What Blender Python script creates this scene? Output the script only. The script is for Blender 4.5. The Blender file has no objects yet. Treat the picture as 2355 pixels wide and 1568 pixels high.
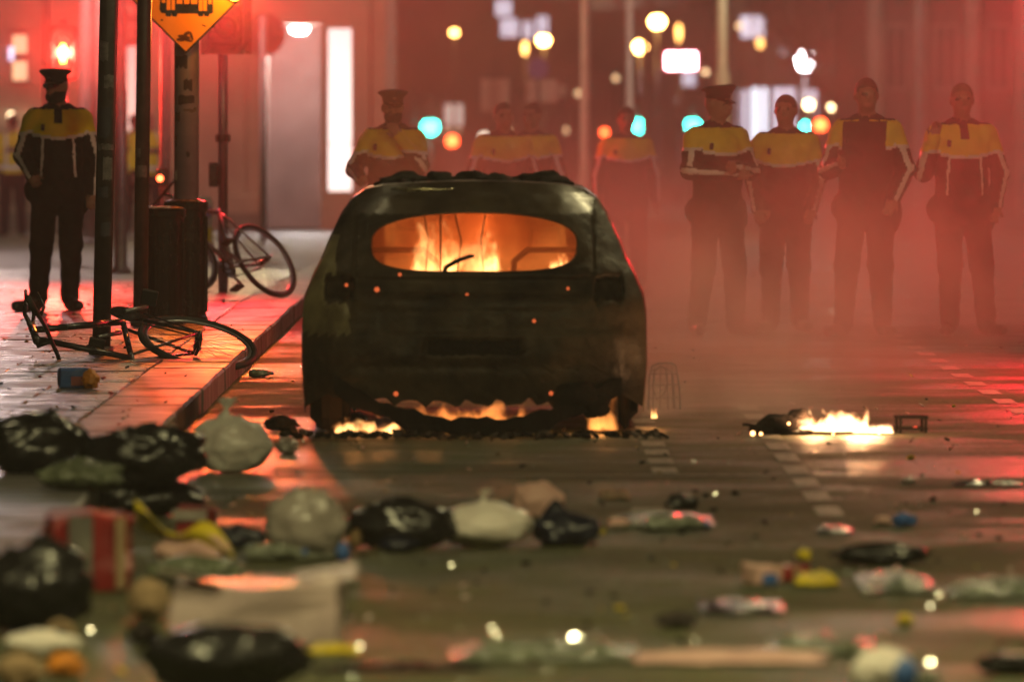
import bpy, bmesh, math, random
import numpy as np
from mathutils import Vector, Matrix, Euler, noise as mnoise

SC = bpy.context.scene
COL = SC.collection
R = math.radians
PI = math.pi
# ------------------------------------------------------------------ camera
# measured on a 2355-wide copy of the photograph: focal length in pixels, centre, eye height, horizon row
FPX, CX, HOR, EYE = 19625.0, 1177.5, 240.0, 1.65
cam_data = bpy.data.cameras.new('camera')
cam_data.lens = 300.0
cam_data.sensor_width = 36.0
cam_data.clip_start = 0.5
cam_data.clip_end = 3000.0
cam_data.dof.use_dof = True
cam_data.dof.focus_distance = 52.0
cam_data.dof.aperture_fstop = 3.6
cam = bpy.data.objects.new('camera', cam_data)
COL.objects.link(cam)
cam.location = (0, 0, EYE)
cam.rotation_euler = (R(90) - math.atan((784 - HOR) / FPX), 0, 0)
SC.camera = cam
# ------------------------------------------------------------------ world: night sky
world = bpy.data.worlds.new('World')
SC.world = world
world.use_nodes = True
wn = world.node_tree.nodes
wbg = wn.get('Background') or wn.new('ShaderNodeBackground')
sky = wn.new('ShaderNodeTexSky')
sky.sky_type = 'NISHITA'
sky.sun_disc = False
sky.sun_elevation = R(-4.0)
sky.sun_rotation = R(150)
world.node_tree.links.new(sky.outputs[0], wbg.inputs['Color'])
wbg.inputs['Strength'].default_value = 0.05
# ------------------------------------------------------------------ render settings
SC.render.engine = 'CYCLES'
cy = SC.cycles
cy.use_denoising = True
try:
    cy.denoiser = 'OPENIMAGEDENOISE'
except Exception:
    pass
cy.max_bounces = 5
cy.use_adaptive_sampling = True
cy.adaptive_threshold = 0.02
cy.diffuse_bounces = 2
cy.glossy_bounces = 3
cy.transmission_bounces = 4
cy.volume_bounces = 1
cy.transparent_max_bounces = 12
cy.sample_clamp_indirect = 4.0
cy.caustics_reflective = False
cy.caustics_refractive = False
cy.volume_max_steps = 256
SC.view_settings.view_transform = 'Standard'
SC.view_settings.look = 'None'
SC.view_settings.gamma = 1.0
SC.view_settings.exposure = 0.0

# ------------------------------------------------------------------ measuring helpers
def ground_z(y):
    """the street is level to 66 m and then falls gently away"""
    return 0.0 if y < 66 else -0.0065 * (y - 66)
def px_x(u, y): return (u - CX) * y / FPX
def px_z(v, y): return EYE - (v - HOR) * y / FPX
def at(u, v, y): return Vector((px_x(u, y), y, px_z(v, y)))
def on_road(u, v):
    y = EYE * FPX / (v - HOR)
    return Vector((px_x(u, y), y, 0.0))
KERB_H = 0.13
def on_pave(u, v):
    y = (EYE - KERB_H) * FPX / (v - HOR)
    return Vector((px_x(u, y), y, KERB_H + ground_z(y)))

# ------------------------------------------------------------------ scene-graph helpers
def props(o, label=None, cat=None, group=None, kind=None):
    if label: o['label'] = label
    if cat: o['category'] = cat
    if group: o['group'] = group
    if kind: o['kind'] = kind
    return o
def thing(name, label, cat, loc=(0, 0, 0), rotz=0.0, group=None):
    o = bpy.data.objects.new(name, None)
    o.empty_display_size = 0.2
    COL.objects.link(o)
    o.location = loc
    o.rotation_euler = (0, 0, rotz)
    return props(o, label, cat, group)
def finish(bm, smooth):
    bmesh.ops.recalc_face_normals(bm, faces=bm.faces[:])
    if smooth:
        for f in bm.faces: f.smooth = True
def part(name, bm, mat, parent=None, smooth=False, loc=None, rot=None):
    if isinstance(bm, bpy.types.Mesh):
        me = bm
    else:
        finish(bm, smooth)
        me = bpy.data.meshes.new(name)
        bm.to_mesh(me)
        bm.free()
    mats = mat if isinstance(mat, (list, tuple)) else [mat]
    if len(me.materials) == 0:
        for m in mats: me.materials.append(m)
    o = bpy.data.objects.new(name, me)
    COL.objects.link(o)
    o.parent = parent
    if loc is not None: o.location = loc
    if rot is not None: o.rotation_euler = rot
    return o
def copy_tree(o, parent=None):
    c = o.copy()
    COL.objects.link(c)
    c.parent = parent
    for ch in o.children: copy_tree(ch, c)
    return c
def beam(name, loc, aim, power, color, radius=0.05, parent=None, angle=150):
    L = bpy.data.lights.new(name, 'SPOT')
    L.energy = power
    L.color = color
    L.shadow_soft_size = radius
    L.spot_size = R(angle)
    L.spot_blend = .5
    o = bpy.data.objects.new(name, L)
    COL.objects.link(o)
    o.location = loc
    o.rotation_euler = Vector(aim).to_track_quat('-Z', 'Y').to_euler()
    o.parent = parent
    return o
def lamp(name, loc, power, color, radius=0.1, parent=None):
    L = bpy.data.lights.new(name, 'POINT')
    L.energy = power
    L.color = color
    L.shadow_soft_size = radius
    o = bpy.data.objects.new(name, L)
    COL.objects.link(o)
    o.location = loc
    o.parent = parent
    return o

# ------------------------------------------------------------------ shape helpers
def NB(): return bmesh.new()
def box(bm, c, s, rot=None, bevel=0.0, taper=1.0):
    x, y, z = s[0] / 2, s[1] / 2, s[2] / 2
    m = rot.to_matrix() if isinstance(rot, Euler) else (rot or Matrix.Identity(3))
    vs = []
    for k in (-1, 1):
        t = taper if k > 0 else 1.0
        for (i, j) in ((-1, -1), (1, -1), (1, 1), (-1, 1)):
            vs.append(bm.verts.new(Vector(c) + m @ Vector((i * x * t, j * y * t, k * z))))
    fs = [bm.faces.new([vs[i] for i in q]) for q in ((3, 2, 1, 0), (4, 5, 6, 7), (0, 1, 5, 4), (1, 2, 6, 5), (2, 3, 7, 6), (3, 0, 4, 7))]
    if bevel > 0:
        es = list({e for f in fs for e in f.edges})
        bmesh.ops.bevel(bm, geom=es, offset=bevel, segments=1, affect='EDGES', profile=0.5)
    return bm
def frame_axes(d):
    d = d.normalized()
    a = Vector((0, 0, 1)) if abs(d.z) < 0.9 else Vector((1, 0, 0))
    x = d.cross(a).normalized()
    return x, d.cross(x).normalized()
def tube(bm, pts, r, n=8, caps=True, closed=False):
    pts = [Vector(p) for p in pts]
    m = len(pts)
    rs = list(r) if isinstance(r, (list, tuple)) else [r] * m
    rings = []
    px = None
    for i, p in enumerate(pts):
        if closed: d = pts[(i + 1) % m] - pts[i - 1]
        elif i == 0: d = pts[1] - p
        elif i == m - 1: d = p - pts[i - 1]
        else: d = (pts[i + 1] - p).normalized() + (p - pts[i - 1]).normalized()
        d = d.normalized()
        if px is None: x, yv = frame_axes(d)
        else:
            x = (px - d * px.dot(d)).normalized()
            yv = d.cross(x).normalized()
        px = x
        rings.append([bm.verts.new(p + (x * math.cos(2 * PI * k / n) + yv * math.sin(2 * PI * k / n)) * rs[i]) for k in range(n)])
    for i in range(m if closed else m - 1):
        a, b = rings[i], rings[(i + 1) % m]
        for k in range(n):
            bm.faces.new((a[k], a[(k + 1) % n], b[(k + 1) % n], b[k]))
    if caps and not closed:
        bm.faces.new(list(reversed(rings[0])))
        bm.faces.new(rings[-1])
    return bm
def lathe(bm, prof, n=24, c=(0, 0, 0), m3=None, sx=1.0, sy=1.0):
    """prof: (radius, height) pairs round local z"""
    m3 = m3 or Matrix.Identity(3)
    c = Vector(c)
    rings = []
    for r, z in prof:
        if r < 1e-5: rings.append([bm.verts.new(c + m3 @ Vector((0, 0, z)))])
        else: rings.append([bm.verts.new(c + m3 @ Vector((r * sx * math.cos(2 * PI * k / n), r * sy * math.sin(2 * PI * k / n), z))) for k in range(n)])
    for a, b in zip(rings, rings[1:]):
        for k in range(n):
            q = [a[k % len(a)], a[(k + 1) % len(a)], b[(k + 1) % len(b)], b[k % len(b)]]
            u = []
            for v in q:
                if v not in u: u.append(v)
            if len(u) >= 3: bm.faces.new(u)
    if len(rings[0]) > 1: bm.faces.new(list(reversed(rings[0])))
    if len(rings[-1]) > 1: bm.faces.new(rings[-1])
    return bm
def plate(bm, pts, d, thick):
    """flat polygon pts (3-D), thickened along d"""
    d = Vector(d).normalized() * thick
    a = [bm.verts.new(Vector(p)) for p in pts]
    b = [bm.verts.new(Vector(p) + d) for p in pts]
    bm.faces.new(a)
    bm.faces.new(list(reversed(b)))
    for i in range(len(pts)):
        j = (i + 1) % len(pts)
        bm.faces.new((a[j], a[i], b[i], b[j]))
    return bm
def disc_pts(c, r, n=24, ax=(1, 0, 0), ay=(0, 0, 1)):
    ax, ay, c = Vector(ax), Vector(ay), Vector(c)
    return [c + ax * r * math.cos(2 * PI * k / n) + ay * r * math.sin(2 * PI * k / n) for k in range(n)]
Y_TO_NEG = Matrix(((1, 0, 0), (0, 0, -1), (0, 1, 0)))      # local z points to -y (towards the viewer's side of the street)

# ------------------------------------------------------------------ materials
MATS = {}
def nz(nt, vec, scale, detail=4, rough=0.55, stretch=None):
    if stretch:
        mp = nt.nodes.new('ShaderNodeMapping')
        mp.inputs['Scale'].default_value = stretch
        nt.links.new(vec, mp.inputs['Vector'])
        vec = mp.outputs[0]
    n = nt.nodes.new('ShaderNodeTexNoise')
    n.inputs['Scale'].default_value = scale
    n.inputs['Detail'].default_value = detail
    n.inputs['Roughness'].default_value = rough
    nt.links.new(vec, n.inputs['Vector'])
    return n.outputs['Fac']
def ramp(nt, fac, stops):
    r = nt.nodes.new('ShaderNodeValToRGB')
    e = r.color_ramp.elements
    while len(e) < len(stops): e.new(0.5)
    for el, (p, c) in zip(e, stops):
        el.position = p
        el.color = (*c, 1) if len(c) == 3 else c
    nt.links.new(fac, r.inputs['Fac'])
    return r.outputs['Color']
def mathn(nt, op, a, b=None, clamp=False):
    n = nt.nodes.new('ShaderNodeMath')
    n.operation = op
    n.use_clamp = clamp
    for i, v in enumerate((a, b)):
        if v is None: continue
        if isinstance(v, (int, float)): n.inputs[i].default_value = v
        else: nt.links.new(v, n.inputs[i])
    return n.outputs[0]
def mrange(nt, v, a, b, c=0.0, d=1.0, smooth=True):
    n = nt.nodes.new('ShaderNodeMapRange')
    n.interpolation_type = 'SMOOTHSTEP' if smooth else 'LINEAR'
    n.inputs['From Min'].default_value = a
    n.inputs['From Max'].default_value = b
    n.inputs['To Min'].default_value = c
    n.inputs['To Max'].default_value = d
    nt.links.new(v, n.inputs['Value'])
    return n.outputs['Result']
def M(name, col, col2=None, rough=0.6, rough2=None, scale=6.0, metal=0.0, bump=0.0, bscale=40.0, coat=0.0, trans=0.0, emit=0.0, ecol=None, sub=0.0, world_co=False, stretch=None, spec=0.5, rand=0.0, crinkle=0.0):
    if name in MATS: return MATS[name]
    m = bpy.data.materials.new(name)
    MATS[name] = m
    m.use_nodes = True
    nt = m.node_tree
    b = nt.nodes['Principled BSDF']
    if world_co: co = nt.nodes.new('ShaderNodeNewGeometry').outputs['Position']
    else: co = nt.nodes.new('ShaderNodeTexCoord').outputs['Object']
    col2 = col2 or tuple(min(1, c * 0.72) for c in col)
    f = nz(nt, co, scale, 5, 0.6, stretch)
    cc = ramp(nt, f, [(0.34, col), (0.66, col2)])
    if rand > 0:
        oi = nt.nodes.new('ShaderNodeObjectInfo')
        hv = nt.nodes.new('ShaderNodeHueSaturation')
        nt.links.new(mrange(nt, oi.outputs['Random'], 0, 1, 1 - rand, 1 + rand, False), hv.inputs['Value'])
        nt.links.new(cc, hv.inputs['Color'])
        cc = hv.outputs[0]
    nt.links.new(cc, b.inputs['Base Color'])
    b.inputs['Metallic'].default_value = metal
    b.inputs['Specular IOR Level'].default_value = spec
    if rough2 is None: rough2 = min(1, rough * 1.35)
    nt.links.new(mrange(nt, nz(nt, co, scale * 2.3, 4), 0.3, 0.7, rough, rough2), b.inputs['Roughness'])
    if bump > 0:
        bn = nt.nodes.new('ShaderNodeBump')
        bn.inputs['Strength'].default_value = bump
        bn.inputs['Distance'].default_value = 0.02
        hgt = nz(nt, co, bscale, 6, 0.6)
        if crinkle > 0:      # faceted creases of thin plastic
            bn.inputs['Distance'].default_value = 0.05
            nv = nt.nodes.new('ShaderNodeTexNoise')
            nv.inputs['Scale'].default_value = 5.0
            nt.links.new(co, nv.inputs['Vector'])
            mv_ = nt.nodes.new('ShaderNodeVectorMath')
            mv_.operation = 'MULTIPLY_ADD'
            nt.links.new(nv.outputs['Color'], mv_.inputs[0])
            mv_.inputs[1].default_value = (.12, .12, .12)
            nt.links.new(co, mv_.inputs[2])
            hs = None
            for sc_v, wgt in ((crinkle, 1.0), (crinkle * 2.3, .5)):
                vo = nt.nodes.new('ShaderNodeTexVoronoi')
                vo.inputs['Scale'].default_value = sc_v
                nt.links.new(mv_.outputs[0], vo.inputs['Vector'])
                t_ = mathn(nt, 'MULTIPLY', vo.outputs['Distance'], wgt)
                hs = t_ if hs is None else mathn(nt, 'ADD', hs, t_)
            hgt = mathn(nt, 'ADD', hs, mathn(nt, 'MULTIPLY', hgt, .3))
        nt.links.new(hgt, bn.inputs['Height'])
        nt.links.new(bn.outputs[0], b.inputs['Normal'])
    b.inputs['Coat Weight'].default_value = coat
    b.inputs['Transmission Weight'].default_value = trans
    if sub > 0:
        b.inputs['Subsurface Weight'].default_value = sub
        b.inputs['Subsurface Radius'].default_value = (0.03, 0.02, 0.015)
    if emit > 0:
        b.inputs['Emission Color'].default_value = (*(ecol or col), 1)
        b.inputs['Emission Strength'].default_value = emit
    return m
def GLOW(name, col, strength, sampled=False):
    """a lamp, lit pane or lit lens: only things that give off light use it"""
    if name in MATS: return MATS[name]
    m = M(name, col, emit=strength, ecol=col, rough=0.3)
    if not sampled:
        try: m.cycles.emission_sampling = 'NONE'
        except Exception: pass
    return m

m_black_paint = M('black_paint', (0.012, 0.012, 0.014), rough=0.25, bump=0.05, bscale=60)
m_steel_grey = M('galvanised_steel', (0.30, 0.30, 0.31), (0.20, 0.20, 0.22), rough=0.28, metal=0.7, bump=0.05, bscale=90)
m_grimy_pole = M('grimy_painted_steel', (0.045, 0.034, 0.034), (0.022, 0.016, 0.018), spec=.3, rough=0.38, scale=9, bump=0.12, bscale=70)
m_pale_pole = M('pale_painted_steel', (0.42, 0.40, 0.38), (0.30, 0.28, 0.27), rough=0.4, scale=5, bump=0.06, bscale=60)
m_rubber = M('rubber', (0.012, 0.012, 0.012), rough=0.6, bump=0.1)
m_chrome = M('bright_metal', (0.6, 0.6, 0.62), rough=0.18, metal=1.0)
m_dark_lens = M('unlit_lens', (0.03, 0.012, 0.012), rough=0.15)
m_white_sign = M('white_sign_face', (0.72, 0.70, 0.66), rough=0.4)
m_grey_back = M('sign_back', (0.10, 0.09, 0.09), rough=0.5)
# ================================================================== the setting
rnd = random.Random(7)
def asphalt():
    m = bpy.data.materials.new('wet_asphalt')
    m.use_nodes = True
    nt = m.node_tree
    b = nt.nodes['Principled BSDF']
    co = nt.nodes.new('ShaderNodeNewGeometry').outputs['Position']
    big = nz(nt, co, 0.45, 5, 0.6)
    mid = nz(nt, co, 2.6, 6, 0.68)
    fine = nz(nt, co, 38.0, 4, 0.75)
    c = ramp(nt, mid, [(0.30, (0.034, 0.036, 0.014)), (0.70, (0.112, 0.115, 0.048))])
    mx = nt.nodes.new('ShaderNodeMix')
    mx.data_type = 'RGBA'
    mx.blend_type = 'MULTIPLY'
    mx.inputs['Factor'].default_value = 0.85
    nt.links.new(c, mx.inputs['A'])
    nt.links.new(ramp(nt, fine, [(0.35, (0.3, 0.3, 0.3)), (0.65, (1.7, 1.7, 1.7))]), mx.inputs['B'])
    nt.links.new(mx.outputs['Result'], b.inputs['Base Color'])
    wet = mathn(nt, 'ADD', mathn(nt, 'MULTIPLY', big, 0.7), mathn(nt, 'MULTIPLY', mid, 0.3))
    grit = mathn(nt, 'MULTIPLY', mathn(nt, 'SUBTRACT', nz(nt, co, 24.0, 5, 0.8), 0.5), 1.1)
    nt.links.new(mathn(nt, 'ADD', mrange(nt, wet, 0.42, 0.58, 0.36, 0.80), grit, True), b.inputs['Roughness'])
    b.inputs['Specular IOR Level'].default_value = 0.22
    bn = nt.nodes.new('ShaderNodeBump')
    bn.inputs['Strength'].default_value = 0.9
    bn.inputs['Distance'].default_value = 0.016
    hh = mathn(nt, 'ADD', mathn(nt, 'MULTIPLY', nz(nt, co, 55.0, 4, 0.65), 1.0), mathn(nt, 'MULTIPLY', mid, 1.2))
    nt.links.new(hh, bn.inputs['Height'])
    nt.links.new(bn.outputs[0], b.inputs['Normal'])
    return m
m_asphalt = asphalt()
m_mark = M('worn_road_paint', (0.36, 0.32, 0.22), (0.06, 0.053, 0.04), rough=0.5, scale=22, world_co=True, bump=0.2, bscale=60)
m_slab = M('wet_granite_slab', (0.13, 0.115, 0.105), (0.07, 0.062, 0.058), rough=0.20, rough2=0.52, spec=0.5, scale=2.4, bump=0.3, bscale=14, world_co=True, rand=0.3)
m_kerb = M('granite_kerb', (0.15, 0.13, 0.12), (0.085, 0.075, 0.07), rough=0.36, rough2=0.6, spec=.35, scale=2.2, bump=0.25, bscale=24, world_co=True, rand=0.2)
m_joint = M('pavement_bed', (0.05, 0.045, 0.04), rough=0.45, world_co=True, scale=2, bump=0.3, bscale=40)

def strip_sheet(name, x0, x1, ys, dz, mat, thick=0.0):
    bm = NB()
    rows = [[bm.verts.new((x, y, ground_z(y) + dz)) for x in (x0, x1)] for y in ys]
    for a, b in zip(rows, rows[1:]): bm.faces.new((a[0], a[1], b[1], b[0]))
    if thick:
        g = bmesh.ops.extrude_face_region(bm, geom=bm.faces[:])
        for v in g['geom']:
            if isinstance(v, bmesh.types.BMVert): v.co.z -= thick
    return part(name, bm, mat)
props(strip_sheet('road', -70, 70, [-90, 10, 40, 66, 100, 150, 300, 530], 0.0, m_asphalt), kind='structure')
# pavement: bed, kerb stones, slabs
pave = strip_sheet('pavement', -16, -1.70, [8, 40, 66, 90, 136], KERB_H - 0.012, m_joint, 0.3)
props(pave, kind='structure')
KX0, KX1 = -2.085, -1.65
def stone_mesh(name, sx, sy, sz, bev, mat, seed):
    bm = NB()
    box(bm, (0, 0, -sz / 2), (sx, sy, sz), bevel=bev)
    rr = random.Random(seed)
    for v in bm.verts:
        v.co += Vector((rr.uniform(-1, 1), rr.uniform(-1, 1), rr.uniform(-1, 1))) * 0.0025
    finish(bm, False)
    me = bpy.data.meshes.new(name)
    bm.to_mesh(me)
    bm.free()
    me.materials.append(mat)
    return me
kerb_meshes = [stone_mesh('kerb_stone', KX1 - KX0 - 0.008, 1.192, 0.30, 0.012, m_kerb, s) for s in range(4)]
y = 18.0
i = 0
while y < 92:
    o = part('kerb_stone', kerb_meshes[i % 4], m_kerb, pave, loc=((KX0 + KX1) / 2 + rnd.uniform(-.006, .006), y + 0.6, KERB_H + ground_z(y + .6) + rnd.uniform(-.003, .003)), rot=(rnd.uniform(-.003, .003), rnd.uniform(-.008, .008), 0))
    y += 1.2
    i += 1
slab_meshes = [stone_mesh('paving_slab', 0.792, 0.592, 0.06, 0.006, m_slab, 30 + s) for s in range(4)]
n_slab = 0
row = 0
y = 27.0
while y < 92 and n_slab < 296:
    left = -0.0615 * y - 0.55
    x = KX0 - 0.004 - (0.4 if row % 2 else 0.0)
    if row % 2:
        pass
    first = True
    while x > left:
        w = 0.8
        if first and row % 2:
            # half slab closing the bond against the kerb
            o = part('paving_slab', slab_meshes[n_slab % 4], m_slab, pave, loc=(KX0 - 0.204, y + .3, KERB_H + ground_z(y) + rnd.uniform(-.004, .002)), rot=(rnd.uniform(-.011, .011), rnd.uniform(-.008, .008), 0))
            o.scale = (0.49, 1, 1)
            n_slab += 1
        first = False
        o = part('paving_slab', slab_meshes[n_slab % 4], m_slab, pave, loc=(x - w / 2, y + .3, KERB_H + ground_z(y) + rnd.uniform(-.004, .002)), rot=(rnd.uniform(-.011, .011), rnd.uniform(-.008, .008), 0))
        n_slab += 1
        x -= w
    y += 0.6
    row += 1
# road markings: short dashes in three rows, and one pale line across
def marking(name, x, y, sx, sy):
    bm = NB()
    n = 6
    rr = random.Random(int(x * 91 + y * 37))
    top = [bm.verts.new((x - sx / 2 + sx * k / n, y + sy / 2 + rr.uniform(-.02, .02), ground_z(y) + .004)) for k in range(n + 1)]
    bot = [bm.verts.new((x - sx / 2 + sx * k / n, y - sy / 2 + rr.uniform(-.02, .02), ground_z(y) + .004)) for k in range(n + 1)]
    for k in range(n): bm.faces.new((bot[k], bot[k + 1], top[k + 1], top[k]))
    return props(part(name, bm, m_mark), kind='structure')
for k in range(10): marking('road_marking', 1.283, 34.55 + 1.31 * k, 0.105, 0.80)
for k in range(7): marking('road_marking', 0.686, 38.4 + 1.0 * k, 0.115, 0.62)
for k in range(14): marking('road_marking', 2.735, 45.85 + 1.5 * k, 0.11, 0.72)
marking('road_marking', 0.15, 37.9, 3.1, 0.10)
marking('road_marking', 0.55, 34.4, 0.13, 0.95)

# ------------------------------------------------------------------ buildings
m_stone_wall = M('pale_stone_wall', (0.36, 0.31, 0.27), (0.26, 0.22, 0.19), rough=0.75, scale=1.2, bump=0.15, bscale=6)
m_dark_wall = M('dark_brick_wall', (0.13, 0.085, 0.075), (0.085, 0.055, 0.05), rough=0.8, scale=1.5, bump=0.2, bscale=10)
m_grey_wall = M('grey_render_wall', (0.20, 0.18, 0.17), (0.14, 0.125, 0.12), rough=0.8, scale=0.8, bump=0.1, bscale=5)
m_frame = M('window_frame_paint', (0.25, 0.23, 0.21), rough=0.5)
m_glass_dark = M('dark_window_glass', (0.02, 0.02, 0.025), rough=0.08)
m_roof = M('slate_roof', (0.06, 0.06, 0.07), rough=0.6)
g_white_door = GLOW('lit_white_interior', (1.0, 0.93, 0.88), 1.5)
g_warm_pane = GLOW('lit_warm_pane', (1.0, 0.72, 0.40), 1.0)
g_dim_pane = GLOW('lit_dim_pane', (0.85, 0.82, 1.0), 1.3)
g_cool_pane = GLOW('lit_cool_pane', (0.80, 0.86, 1.0), 2.6)
g_poster = GLOW('backlit_poster', (1.0, 0.80, 0.70), 0.85)

YB = 132.0
GB = ground_z(YB) + KERB_H
b1 = thing('stone_building', 'pale stone corner building with pilasters and a lit white doorway behind the poles', 'building', (0, YB, GB))
def bx(u, y=YB): return px_x(u, y)
def bz(v, y=YB): return px_z(v, y) - (ground_z(y) + KERB_H)
wx0, wx1 = bx(-320), bx(888)
def wall_with_holes(bm, x0, x1, z0, z1, y0, y1, holes):
    """a wall slab split round rectangular openings (ordered, not overlapping in x)"""
    x = x0
    for (a, b, c, d) in sorted(holes):
        box(bm, ((x + a) / 2, (y0 + y1) / 2, (z0 + z1) / 2), (a - x, y1 - y0, z1 - z0))
        if c > z0: box(bm, ((a + b) / 2, (y0 + y1) / 2, (z0 + c) / 2), (b - a, y1 - y0, c - z0))
        if d < z1: box(bm, ((a + b) / 2, (y0 + y1) / 2, (d + z1) / 2), (b - a, y1 - y0, z1 - d))
        x = b
    box(bm, ((x + x1) / 2, (y0 + y1) / 2, (z0 + z1) / 2), (x1 - x, y1 - y0, z1 - z0))
holes = [(bx(20), bx(68), bz(195), bz(70)), (bx(245), bx(318), bz(320), bz(60)), (bx(614), bx(738), 0.0, bz(58)), (bx(752), bx(810), bz(440), bz(66))]
bm = NB()
wall_with_holes(bm, wx0, wx1, 0, 12, 0.0, 0.5, holes)
part('wall', bm, m_stone_wall, b1)
bm = NB(); box(bm, ((wx0 + wx1) / 2, 6, 12.2), (wx1 - wx0 + .6, 12.8, 0.4)); part('roof', bm, m_roof, b1)
bm = NB(); box(bm, (wx1 - .25, 6.3, 6), (0.5, 11.5, 12)); part('side_wall', bm, m_stone_wall, b1)
bm = NB(); box(bm, (bx(676), 2.4, 4), (bx(745) - bx(606), 0.3, 8)); part('recess_wall', bm, m_dark_wall, b1)
bm = NB(); box(bm, (bx(676), 1.4, bz(48) + .1), (bx(745) - bx(606), 1.8, 0.1)); part('recess_ceiling', bm, m_stone_wall, b1)
bm = NB(); box(bm, ((wx0 + bx(606)) / 2, -0.22, 0.12), (bx(606) - wx0, 0.4, 0.30)); part('plinth', bm, m_grey_wall, b1)
for (ua, ub) in ((520, 566), (570, 610), (812, 852)):
    bm = NB()
    box(bm, ((bx(ua) + bx(ub)) / 2, -0.09, 5.9), (bx(ub) - bx(ua), 0.16, 11.4), bevel=0.02)
    box(bm, ((bx(ua) + bx(ub)) / 2, -0.13, 0.3), (bx(ub) - bx(ua) + .07, 0.24, 0.5), bevel=0.02)
    part('pilaster', bm, m_stone_wall, b1)
d = part('doorway', box(NB(), (bx(781), 0.42, (bz(440) + bz(66)) / 2), (bx(812) - bx(750), 0.1, bz(64) - bz(442))), g_white_door, b1)
bm = NB()
for u in (752, 810): box(bm, (bx(u), 0.30, (bz(440) + bz(66)) / 2), (0.03, 0.06, bz(66) - bz(440)))
box(bm, (bx(781), 0.33, bz(330)), (bx(810) - bx(752), 0.03, 0.015))
part('door_frame', bm, m_white_sign, d)
for (ua, ub, va, vb, gm) in ((24, 64, 78, 126, g_warm_pane), (24, 64, 138, 188, g_warm_pane), (248, 282, 66, 312, g_poster), (288, 316, 104, 306, g_poster)):
    w = part('window', box(NB(), ((bx(ua) + bx(ub)) / 2, 0.34, (bz(va) + bz(vb)) / 2), (bx(ub) - bx(ua), 0.06, bz(va) - bz(vb))), gm, b1)
    bm = NB()
    for u in (ua, ub): box(bm, (bx(u), 0.28, (bz(va) + bz(vb)) / 2), (0.04, 0.08, bz(va) - bz(vb) + .04))
    for v in (va, vb): box(bm, ((bx(ua) + bx(ub)) / 2, 0.28, bz(v)), (bx(ub) - bx(ua) - .04, 0.07, 0.04))
    part('window_frame', bm, m_frame, w)
m_dark_sign = M('dark_red_signboard', (0.10, 0.02, 0.02), rough=0.5)
bm = NB(); box(bm, (bx(300), -0.12, bz(45)), (bx(322) - bx(280), 0.08, bz(0) - bz(98))); part('signboard', bm, m_dark_sign, b1)
bm = NB()
plate(bm, [(bx(290), -0.17, bz(8)), (bx(312), -0.17, bz(20)), (bx(306), -0.17, bz(40)), (bx(294), -0.17, bz(22))], (0, -1, 0), .012)
for v in (58, 68, 78, 88): box(bm, (bx(303), -0.175, bz(v)), (bx(312) - bx(294), 0.012, 0.03))
part('sign_lettering', bm, m_white_sign, b1)
# ceiling lamp of the recess
ceil_lamp = thing('ceiling_lamp', 'round white lit ceiling lamp in the recess beside the white doorway', 'lamp', (bx(686), YB + 0.75, GB + bz(66)))
part('diffuser', lathe(NB(), [(0.0, -.08), (.10, -.07), (.155, -.02), (.16, .03), (.0, .03)], 20), GLOW('ceiling_lamp_light', (1.0, 0.95, 0.95), 9.0), ceil_lamp, True)
part('mount', lathe(NB(), [(.17, .031), (.17, .12), (0, .12)], 20), m_white_sign, ceil_lamp)
lamp('ceiling_lamp_light', (0, -0.2, -0.18), 420, (1.0, 0.90, 0.85), 0.12, ceil_lamp)
# two wall lanterns far left
for k, (u, lab) in enumerate(((27, 'small warm wall lantern by the left edge of the picture'), (75, 'small warm wall lantern between the capped officer and the left lantern'))):
    w = thing('wall_lantern', lab, 'lantern', (bx(u), YB - 0.14, GB + bz(268)), 0, 'wall lanterns')
    part('globe', lathe(NB(), [(0, -.075), (.04, -.06), (.055, 0), (.04, .06), (0, .075)], 12), GLOW('lantern_light', (1.0, 0.74, 0.42), 5.0), w, True)
    part('bracket', box(NB(), (0, .09, .085), (.03, .10, .03)), m_black_paint, w)
# blue-white tube light
t = thing('tube_light', 'short bluish white strip light on the wall at the far left', 'light', (bx(27), YB - .09, GB + bz(140)))
part('tube', tube(NB(), [(0, 0, 0), (0, 0, bz(108) - bz(140))], .04, 10), GLOW('strip_light', (0.55, 0.70, 1.0), 2.0), t, True)
part('clip', box(NB(), (0, .05, .1), (.04, .07, .03)), m_frame, t)

# other buildings: each with wall, roof, and its windows (lit or dark)
def block(name, label, x0, x1, y, depth, h, wall_mat, wins, frame=True):
    g = ground_z(y)
    b = thing(name, label, 'building', ((x0 + x1) / 2, y, g))
    W = x1 - x0
    part('wall', box(NB(), (0, depth / 2, h / 2), (W, depth, h)), wall_mat, b)
    part('roof', box(NB(), (0, depth / 2, h + .25), (W + .5, depth + .5, .5)), m_roof, b)
    part('cornice', box(NB(), (0, -.12, h - .35), (W, .22, .3)), wall_mat, b)
    for (xa, xb, za, zb, gm) in wins:
        cx, cz = (xa + xb) / 2 - (x0 + x1) / 2, (za + zb) / 2
        w = part('window', box(NB(), (cx, -.02, cz), (xb - xa, .03, zb - za)), gm, b)
        if frame:
            bm = NB()
            for sx in (-1, 1): box(bm, (cx + sx * (xb - xa) / 2, -.05, cz), (.06, .08, zb - za + .06))
            for sz in (-1, 1): box(bm, (cx, -.05, cz + sz * (zb - za) / 2), (xb - xa - .06, .075, .06))
            box(bm, (cx, -.045, cz), (.04, .05, zb - za - .06))
            part('window_frame', bm, m_frame, w)
    return b
def pxwins(y, lst):
    g = ground_z(y)
    return [(px_x(a, y), px_x(b, y), px_z(d, y) - g, px_z(c, y) - g, gm) for (a, b, c, d, gm) in lst]
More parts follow.
